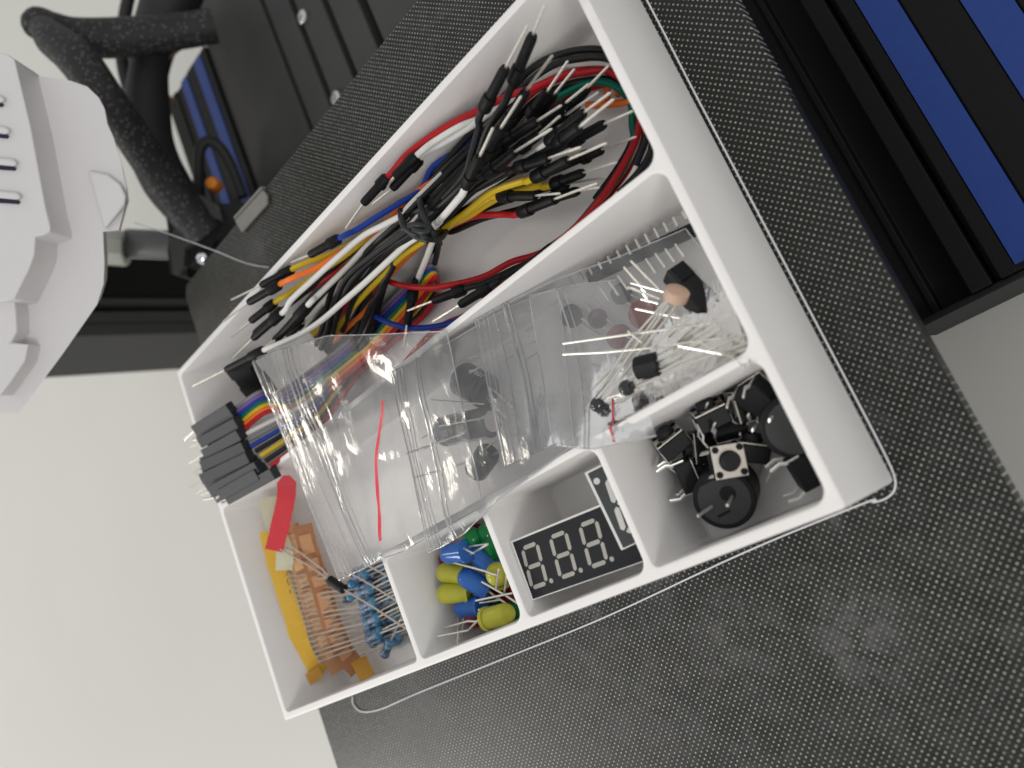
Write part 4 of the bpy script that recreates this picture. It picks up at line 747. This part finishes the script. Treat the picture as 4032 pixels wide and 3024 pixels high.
# transistor
tq = thing('transistor', fm(fE, 1325, 1490, 10), 'small black half round transistor lying on the clear bag', 'transistor')
t0, t1 = fm(fE, 1220, 1475, 20.5, 1), fm(fE, 1420, 1425, 20.5, 1); d_ = (t1-t0).normalized(); n_ = CV(0, 0, 1); v_ = d_.cross(n_).normalized(); n_ = v_.cross(d_)
pr_ = [v_*2.3*math.cos(a_)+n_*1.9*math.sin(a_) for a_ in [math.pi*k/8 for k in range(9)]]
MB().prism([t0+p+v_*.9 for p in pr_], d_*4.6).build('body', BODY, tq, bevel=.15)
MB().box((t0+t1)/2+n_*2.0+v_*.9, (4.5, 1.3, .25), d_, v_, n_).build('flat_face', BODY2, tq)
for k, (x, y) in enumerate(((1830, 1118), (1860, 1155), (1888, 1195))):
    MB().tube([t0+d_*4.4+v_*(-.6+k*1.35), fm(fE, x, y, 20.5)], 0.28, 6).build('lead', CP, tq)
def bead(tip, neck, ls, label):
    t = thing('thermistor', fm(fC, *tip, 14), label, 'thermistor'); p, q = fm(fC, *tip, 21.5, 1), fm(fC, *neck, 21, 1); d_ = (q-p).normalized(); L = (q-p).length
    MB().lathe(p-d_*1.2, d_, [(0, .25), (.25, .95), (.8, 1.4), (1.5, 1.55), (2.3, 1.4), (L+.6, .85), (L+1.2, .7)], 22).build('bead', mat('glossy_black_bead', (0.012, 0.016, 0.016), 0.12, coat=.5), t)
    for x0, y0, x1, y1 in ls: MB().tube([q+(fm(fC, x0, y0, 21)-q)*.3, fm(fC, x0, y0, 21), fm(fC, x1, y1, 20)], 0.22, 6).build('lead', CP, t)
bead((1385, 1105), (1415, 1055), [(1405, 1045, 1890, 340), (1445, 1050, 1980, 350)], 'glossy black bead thermistor nearest the red stripe')
bead((1590, 975), (1655, 945), [(1662, 914, 2250, 590), (1672, 965, 2330, 640)], 'glossy black bead thermistor near the middle, leads to the right')
G = 'long bright leads scattered over the clear bag'
for i, (q, w_) in enumerate([([(1240, 1600), (1700, 1400), (2085, 1240)], 'long, rising to the right wall over the lower film'), ([(1265, 1640), (1700, 1450), (2110, 1300)], 'long, lowest of those rising to the right wall'), ([(1620, 1080), (1350, 1340)], 'short, first of the slanting row right of the pink sensor'), ([(1655, 1105), (1435, 1330)], 'short, second of the slanting row right of the pink sensor'),
        ([(1700, 1135), (1500, 1330)], 'short, third of the slanting row right of the pink sensor'), ([(1150, 1215), (1265, 1308)], 'tiny, beside the red brown disc'), ([(1550, 1330), (2030, 1420)], 'faint, dipping right near the lower right corner'), ([(1700, 1290), (1850, 1370), (2010, 1440)], 'faint, crossing the dipping one'), ([(1890, 1268), (1400, 1335)], 'level, ending at the beige ceramic piece'), ([(1270, 1525), (1390, 1440)], 'short, on the black half round transistor')]):
    rod([fm(fE, x, y, 21) for x, y in q], 0.22, 'wire_lead', CP, 'thin lead, '+w_, 'wire lead', G)
for i, (q, w_) in enumerate([([(1138, 650), (1500, 600), (1900, 545), (2212, 500)], 'upper of the two nearly level ones'), ([(1138, 728), (1420, 715), (1800, 680), (2230, 615)], 'lower of the two nearly level ones'),
        ([(1272, 1170), (1400, 1000), (1620, 640), (1900, 320)], 'running steeply from the bead to the pink sensor'), ([(1630, 210), (1870, 275)], 'top one of the short fan at the back'), ([(1608, 240), (1840, 330)], 'second of the short fan at the back'),
        ([(1705, 328), (1830, 358)], 'third of the short fan at the back'), ([(1665, 397), (2010, 470)], 'crossing the red brown disc'), ([(1720, 845), (1830, 770)], 'short, lying across the transistor'), ([(1800, 660), (2030, 430)], 'slanting over the disc to the upper right'), ([(1905, 600), (2060, 465)], 'beside the slanting one, farther right'),
        ([(1580, 95), (1720, 250)], 'faint one at the back behind the film'), ([(1630, 50), (1840, 260)], 'fainter one nearest the pin header')]):
    rod([fm(fC, x, y, 20.5 if i < 3 else 15) for x, y in q], 0.23, 'wire_lead', CP, 'thin bright lead, '+w_, 'wire lead', G)
BD = mat('red_brown_disc', (0.26, 0.055, 0.035), 0.4, var=.15); GD = mat('grey_blue_body', (0.045, 0.055, 0.075), 0.45, var=.2)
def disc(x, y, r, m, label, z=8, ax=(0.1, 0.1, 1), th=2.2, f=fC, asp=1):
    c = fm(f, x, y, z, r*.7); t = thing('disc_capacitor', c-Vector((0, 0, 1.5)), label, 'capacitor'); A = CV(*ax)
    MB().lathe(c-A*th/2, A, [(0, r*.3), (.1, r*.7), (th*.3, r), (th*.7, r), (th-.1, r*.7), (th, r*.3)], 26).build('body', m, t)
    u = A.orthogonal().normalized()
    for k in (-1, 1): MB().tube([c+u*k*1.3, c+u*k*1.6+CV(.5, .3, 0)*8], 0.25, 6).build('lead', CP, t)
disc(1720, 440, 3.0, BD, 'red brown disc capacitor under the pink light sensor')
disc(1545, 600, 2.7, BD, 'red brown disc capacitor left of the middle of the bag', ax=(.3, .5, .8))
disc(1950, 690, 3.4, BD, 'dark red disc capacitor under the crossing leads at the right', z=6)
disc(1840, 560, 2.6, BD, 'dark red disc capacitor hidden under the leads', z=5, ax=(.4, .2, .8))
disc(1200, 450, 2.5, GD, 'bluish dark lump of a component behind the film', z=6, ax=(.5, .3, .8), th=4)
disc(1390, 470, 2.1, mat('dark_red_grey', (0.10, 0.045, 0.06), .5), 'dull reddish component behind the small inner bag', z=6, ax=(.2, .5, .8), th=3)
disc(1560, 290, 2.2, BODY2, 'dark component blurred by film near the pin header', z=4, ax=(.2, .5, .8), th=3)
MB_ = rod([fm(fE, 1905, 1130, 9), fm(fE, 1915, 1290, 9)], 0.9, 'ceramic_rod', mat('beige_ceramic', (0.50, 0.36, 0.25), .6), 'short beige ceramic piece upright by the right wall', 'component')
# electrolytic capacitors with printed writing
def textmesh(txt, size, c, X, Y, parent, m, off=0.0):
    cu = bpy.data.curves.new('t', 'FONT'); cu.body = txt; cu.size = size; cu.extrude = 0.02; cu.align_x = 'CENTER'; cu.align_y = 'CENTER'
    o = bpy.data.objects.new('t', cu); sc.collection.objects.link(o); dg = bpy.context.evaluated_depsgraph_get(); me = bpy.data.meshes.new_from_object(o.evaluated_get(dg)); bpy.data.objects.remove(o)
    return me
def cap(p, q, r, label, txts=(), roll=0, stripe=True):
    p, q = Vector(p), Vector(q); d = (q-p).normalized(); L = (q-p).length
    t = thing('capacitor', (p+q)/2-Vector((0, 0, r)), label, 'capacitor')
    MB().lathe(p, d, [(0, r*.55), (.1, r*.9), (.7, r), (1.6, r), (2.0, r*.93), (2.4, r), (L-.6, r), (L, r*.9), (L+.02, r*.7)], 36).build('can', mat('slate_sleeve', (0.022, 0.030, 0.044), .3, var=.15), t)
    MB().lathe(q, d, [(.03, r*.68), (.06, r*.6)], 30).build('vent', PLATE, t)
    n = CV(0, 0, 1); n = (n-d*n.dot(d)).normalized(); v = n.cross(d)
    W_ = mat('pale_print', (0.66, 0.70, 0.74), .5)
    for (tx, along, ang, size, sg) in txts:
        me = textmesh(tx, size, None, None, None, t, W_)
        m_ = MB(); vs = []
        for vv in me.vertices:
            x, y = vv.co.x, vv.co.y; a_ = ang+y/r; vs.append(p+d*(along+x)*1.0+(n*math.cos(a_)+v*math.sin(a_)*sg)*(r+.02+vv.co.z))
        m_.add(vs, [tuple(f.vertices) for f in me.polygons]); bpy.data.meshes.remove(me); m_.build('print', W_, t)
    if stripe:
        m_ = MB(); rows = []
        for i in range(7):
            a_ = 0.95+i*.09; rows.append([p+d*(2.6+(L-3.4)*k/6)+(n*math.cos(a_)-v*math.sin(a_))*(r+.03) for k in range(7)])
        m_.sheet(rows).build('minus_stripe', W_, t)
    for k in (-1, 1): MB().tube([p+v*k*1.2, p+v*k*1.4-d*7+CV(0, .2, 0)*2], 0.27, 6).build('lead', CP, t)
    return t
k1 = (fm(fC, 620, 1215, 9.5, 3), fm(fC, 262, 1290, 9.5, 3))
dd = (k1[1]-k1[0]).normalized()
cap(k1[1], k1[0], 3.7, 'dark capacitor reading 50 V inside the middle bag', [('50 V', 5.2, -.12, 2.1, 1), ('100\u00b5F', 6.2, 0.55, 2.1, 1)])
cap(fm(fC, 600, 1010, 9, 3), fm(fC, 400, 900, 9, 3), 4.2, 'dark capacitor at the upper left of the middle bag', [('100\u00b5F', 3.6, -.75, 1.8, 1)], stripe=False)
cap(fm(fC, 600, 1440, 9, 3), fm(fC, 500, 1580, 8, 3), 3.0, 'small dark capacitor at the bottom of the middle bag', stripe=False)
for i, q in enumerate([[(450, 762), (760, 640)], [(460, 862), (680, 735)], [(180, 1060), (560, 1088)], [(520, 1208), (760, 1050)], [(70, 1620), (450, 1510)], [(0, 1450), (420, 1300)], [(620, 815), (770, 745)], [(240, 1250), (560, 1190)], [(820, 450), (900, 420)], [(860, 560), (930, 530)], [(870, 660), (940, 630)], [(880, 760), (950, 715)]]):
    rod([fm(fC, x, y, 16) for x, y in q], 0.22, 'wire_lead', CP, ORD[i]+' of the thin leads seen through the middle bags, numbered from back left', 'wire lead', 'leads inside the middle bags')

# ------------------------------------------------------------------ clear zip bags
def film_mat(name, milk, fres, rough, bs, bstr, tint=(1, 1, 1)):
    m = bpy.data.materials.new(name); m.use_nodes = True; n = m.node_tree.nodes; l = m.node_tree.links; n.clear()
    out = n.new('ShaderNodeOutputMaterial'); tr_ = n.new('ShaderNodeBsdfTransparent'); tr_.inputs[0].default_value = (*tint, 1)
    gl_ = n.new('ShaderNodeBsdfGlossy'); gl_.inputs['Roughness'].default_value = rough; gl_.inputs['Color'].default_value = (1, 1, 1, 1)
    df = n.new('ShaderNodeBsdfDiffuse'); df.inputs[0].default_value = (0.93, 0.94, 0.95, 1); tl = n.new('ShaderNodeBsdfTranslucent'); tl.inputs[0].default_value = (0.93, 0.93, 0.95, 1)
    ad = n.new('ShaderNodeMixShader'); l.new(df.outputs[0], ad.inputs[1]); l.new(tl.outputs[0], ad.inputs[2])
    t = n.new('ShaderNodeTexCoord'); mp = n.new('ShaderNodeMapping'); mp.inputs['Scale'].default_value = (1, 0.35, 1); l.new(t.outputs['Object'], mp.inputs[0])
    no = n.new('ShaderNodeTexNoise'); no.inputs['Scale'].default_value = bs; no.inputs['Detail'].default_value = 3; no.inputs['Distortion'].default_value = 1.2; l.new(mp.outputs[0], no.inputs['Vector'])
    bp = n.new('ShaderNodeBump'); bp.inputs['Strength'].default_value = bstr; bp.inputs['Distance'].default_value = 0.0012; l.new(no.outputs[0], bp.inputs['Height'])
    l.new(bp.outputs[0], gl_.inputs['Normal'])
    fr_ = n.new('ShaderNodeFresnel'); fr_.inputs[0].default_value = 1.5; l.new(bp.outputs[0], fr_.inputs['Normal'])
    ml = n.new('ShaderNodeMath'); ml.operation = 'MULTIPLY'; ml.inputs[1].default_value = fres; l.new(fr_.outputs[0], ml.inputs[0])
    n3 = n.new('ShaderNodeTexNoise'); n3.inputs['Scale'].default_value = 140; n3.inputs['Detail'].default_value = 5; l.new(t.outputs['Object'], n3.inputs['Vector'])
    mr = n.new('ShaderNodeMapRange'); mr.inputs['From Min'].default_value = .35; mr.inputs['From Max'].default_value = .75; mr.inputs['To Min'].default_value = milk*.5; mr.inputs['To Max'].default_value = milk*1.7; l.new(n3.outputs[0], mr.inputs[0])
    m1 = n.new('ShaderNodeMixShader'); l.new(mr.outputs[0], m1.inputs[0]); l.new(tr_.outputs[0], m1.inputs[1]); l.new(ad.outputs[0], m1.inputs[2])
    m2 = n.new('ShaderNodeMixShader'); l.new(ml.outputs[0], m2.inputs[0]); l.new(m1.outputs[0], m2.inputs[1]); l.new(gl_.outputs[0], m2.inputs[2]); l.new(m2.outputs[0], out.inputs[0])
    return m
FILM = film_mat('clear_film', 0.09, 0.8, 0.08, 150, 0.24); FILM2 = film_mat('cloudy_film', 0.12, 0.8, 0.11, 260, 0.26); RIB = film_mat('zip_rib_plastic', 0.42, 1.4, 0.14, 400, .2); EDGE = film_mat('film_edge', 0.55, 1.5, 0.15, 300, .2)
FILM0 = film_mat('thin_clear_film', 0.04, 0.6, 0.09, 170, 0.3)
REDZ = mat('red_zip', (0.75, 0.05, 0.08), 0.35)
def lerp(pl, t):
    L = [(pl[i+1][0]-pl[i][0]).length for i in range(len(pl)-1)]; tot = sum(L); q = t*tot
    for i, l_ in enumerate(L):
        if q <= l_ or i == len(L)-1: return pl[i][0].lerp(pl[i+1][0], min(q/l_, 1))
        q -= l_
def pouch(name, top, bot, label, film, amp=0.5, nx=44, ny=26, seed=0, gap=1.0, ribs=(), reds=(), well='mid', edges=(1, 1, 1, 1), sag=0):
    """top / bot: lists of (px, py, z) along the bag's two long edges"""
    T_ = [(PC(x, y, z, well, .3),) for x, y, z in top]; B_ = [(PC(x, y, z, well, .3),) for x, y, z in bot]
    t = thing(name, min([q[0] for q in B_], key=lambda q: q.z), label, 'plastic bag', 'clear zip bags')
    def pt(u, v, s_):
        p = lerp(T_, u).lerp(lerp(B_, u), v)
        k = math.sin(math.pi*min(max(u, 0), 1))**.4*math.sin(math.pi*min(max(v, 0), 1))**.5
        a_ = noise.noise(Vector((u*7+seed, v*2.4, seed*3.1)))*1.3+noise.noise(Vector((u*19+seed, v*5, 4.2+seed)))*.5
        z = p.z-sag*math.sin(math.pi*min(max(v, 0), 1))*min(1, u*2.5)+(a_*amp*(.25+.75*k))+s_*gap*k
        q = Vector((p.x, p.y, z))
        if z < H and well:
            x0, x1, y0, y1 = WELL[well]; q.x = min(q.x, x1-.3); 
            if q.x > 64: q.y = min(max(q.y, 28.4), 62.7)
        return q
    for s_, nm in ((1, 'upper_film'), (-0.3, 'lower_film')):
        MB().sheet([[pt(i/nx, j/ny, s_) for j in range(ny+1)] for i in range(nx+1)]).build(nm, film if s_ > 0 else FILM0, t, angle=180)
    for k, (u0, u1, r_) in enumerate(ribs):
        MB().tube([pt(u0+(u1-u0)*j/30, j/30, 1)+Vector((0, 0, .12)) for j in range(31)], r_, 6, flat=.6).build('zip_rib', RIB, t)
    for (u0, u1, v0, v1) in reds:
        rows = [[pt(u0+(u1-u0)*j/20+du, v0+(v1-v0)*j/20, 1)+Vector((0, 0, .2)) for du in (-.008, .008)] for j in range(21)]
        MB().sheet(rows).build('red_line', REDZ, t)
    E_ = [[pt(i/nx, 0, 1) for i in range(nx+1)], [pt(i/nx, 1, 1) for i in range(nx+1)], [pt(0, j/ny, 1) for j in range(ny+1)], [pt(1, j/ny, 1) for j in range(ny+1)]]
    for f_, e in zip(edges, E_):
        if f_: MB().tube([p+Vector((0, 0, .05)) for p in e], .15, 5).build('film_edge', EDGE, t)
    return t
pouch('zip_bag', [(993, 1418, 27.5), (1085, 1380, 27.5), (1170, 1357, 27.5), (1290, 1322, 27.5), (1500, 1316, 26.5), (1760, 1304, 25.5)], [(1335, 2285, 25), (1430, 2240, 25.5), (1503, 2200, 26), (1600, 2165, 25), (1700, 2105, 25), (1905, 1990, 25)],
      'large clear zip bag lying open over the rainbow wires and the resistors', FILM, amp=1.5, seed=1.3, gap=1.4, ribs=[(.015, .02, .3), (.055, .06, .18), (.085, .09, .18), (.11, .115, .15), (.15, .155, .22), (.20, .235, .5), (.225, .265, .32), (.25, .285, .5), (.29, .31, .2)], reds=[(.655, .40, .33, .93)])
pouch('zip_bag', [(1540, 1466, 25.5), (1600, 1437, 25.4), (1800, 1330, 24), (2000, 1210, 18), (2200, 1130, 14)], [(1690, 2175, 25.5), (1745, 2150, 25.8), (1830, 2100, 25.5), (1950, 1975, 25), (2260, 1750, 24)],
      'clear zip bag holding the dark printed capacitors', FILM2, amp=1.0, seed=5.1, gap=1.6, ribs=[(.02, .025, .2), (.05, .055, .2), (.075, .08, .2), (.10, .105, .2), (.19, .195, .5), (.215, .22, .3)])
pouch('zip_bag', [(1870, 1262, 20), (1990, 1195, 18), (2200, 1095, 15), (2440, 1010, 12), (2700, 900, 9)], [(1985, 1840, 23), (2180, 1750, 24.5), (2360, 1690, 22), (2600, 1585, 19), (2960, 1440, 12)],
      'clear zip bag covering the right part under the pink light sensor', FILM2, amp=0.6, seed=9.7, gap=.6, sag=4.5, ribs=[(.02, .012, .18), (.045, .04, .15), (.065, .06, .15), (.10, .10, .2), (.15, .168, .55), (.175, .19, .3)])
pouch('zip_bag', [(2085, 1165, 17), (2270, 1120, 15), (2430, 1102, 13)], [(2180, 1755, 24.5), (2335, 1768, 25), (2585, 1715, 24.5)],
      'small clear bag with a red stripe ending at the buzzer compartment wall', FILM, amp=.5, seed=3.3, gap=.4, sag=4.0, nx=24, ribs=[(.33, .33, .28), (.40, .37, .15)], reds=[(.62, .62, .74, .985)], edges=(1, 1, 1, 0))
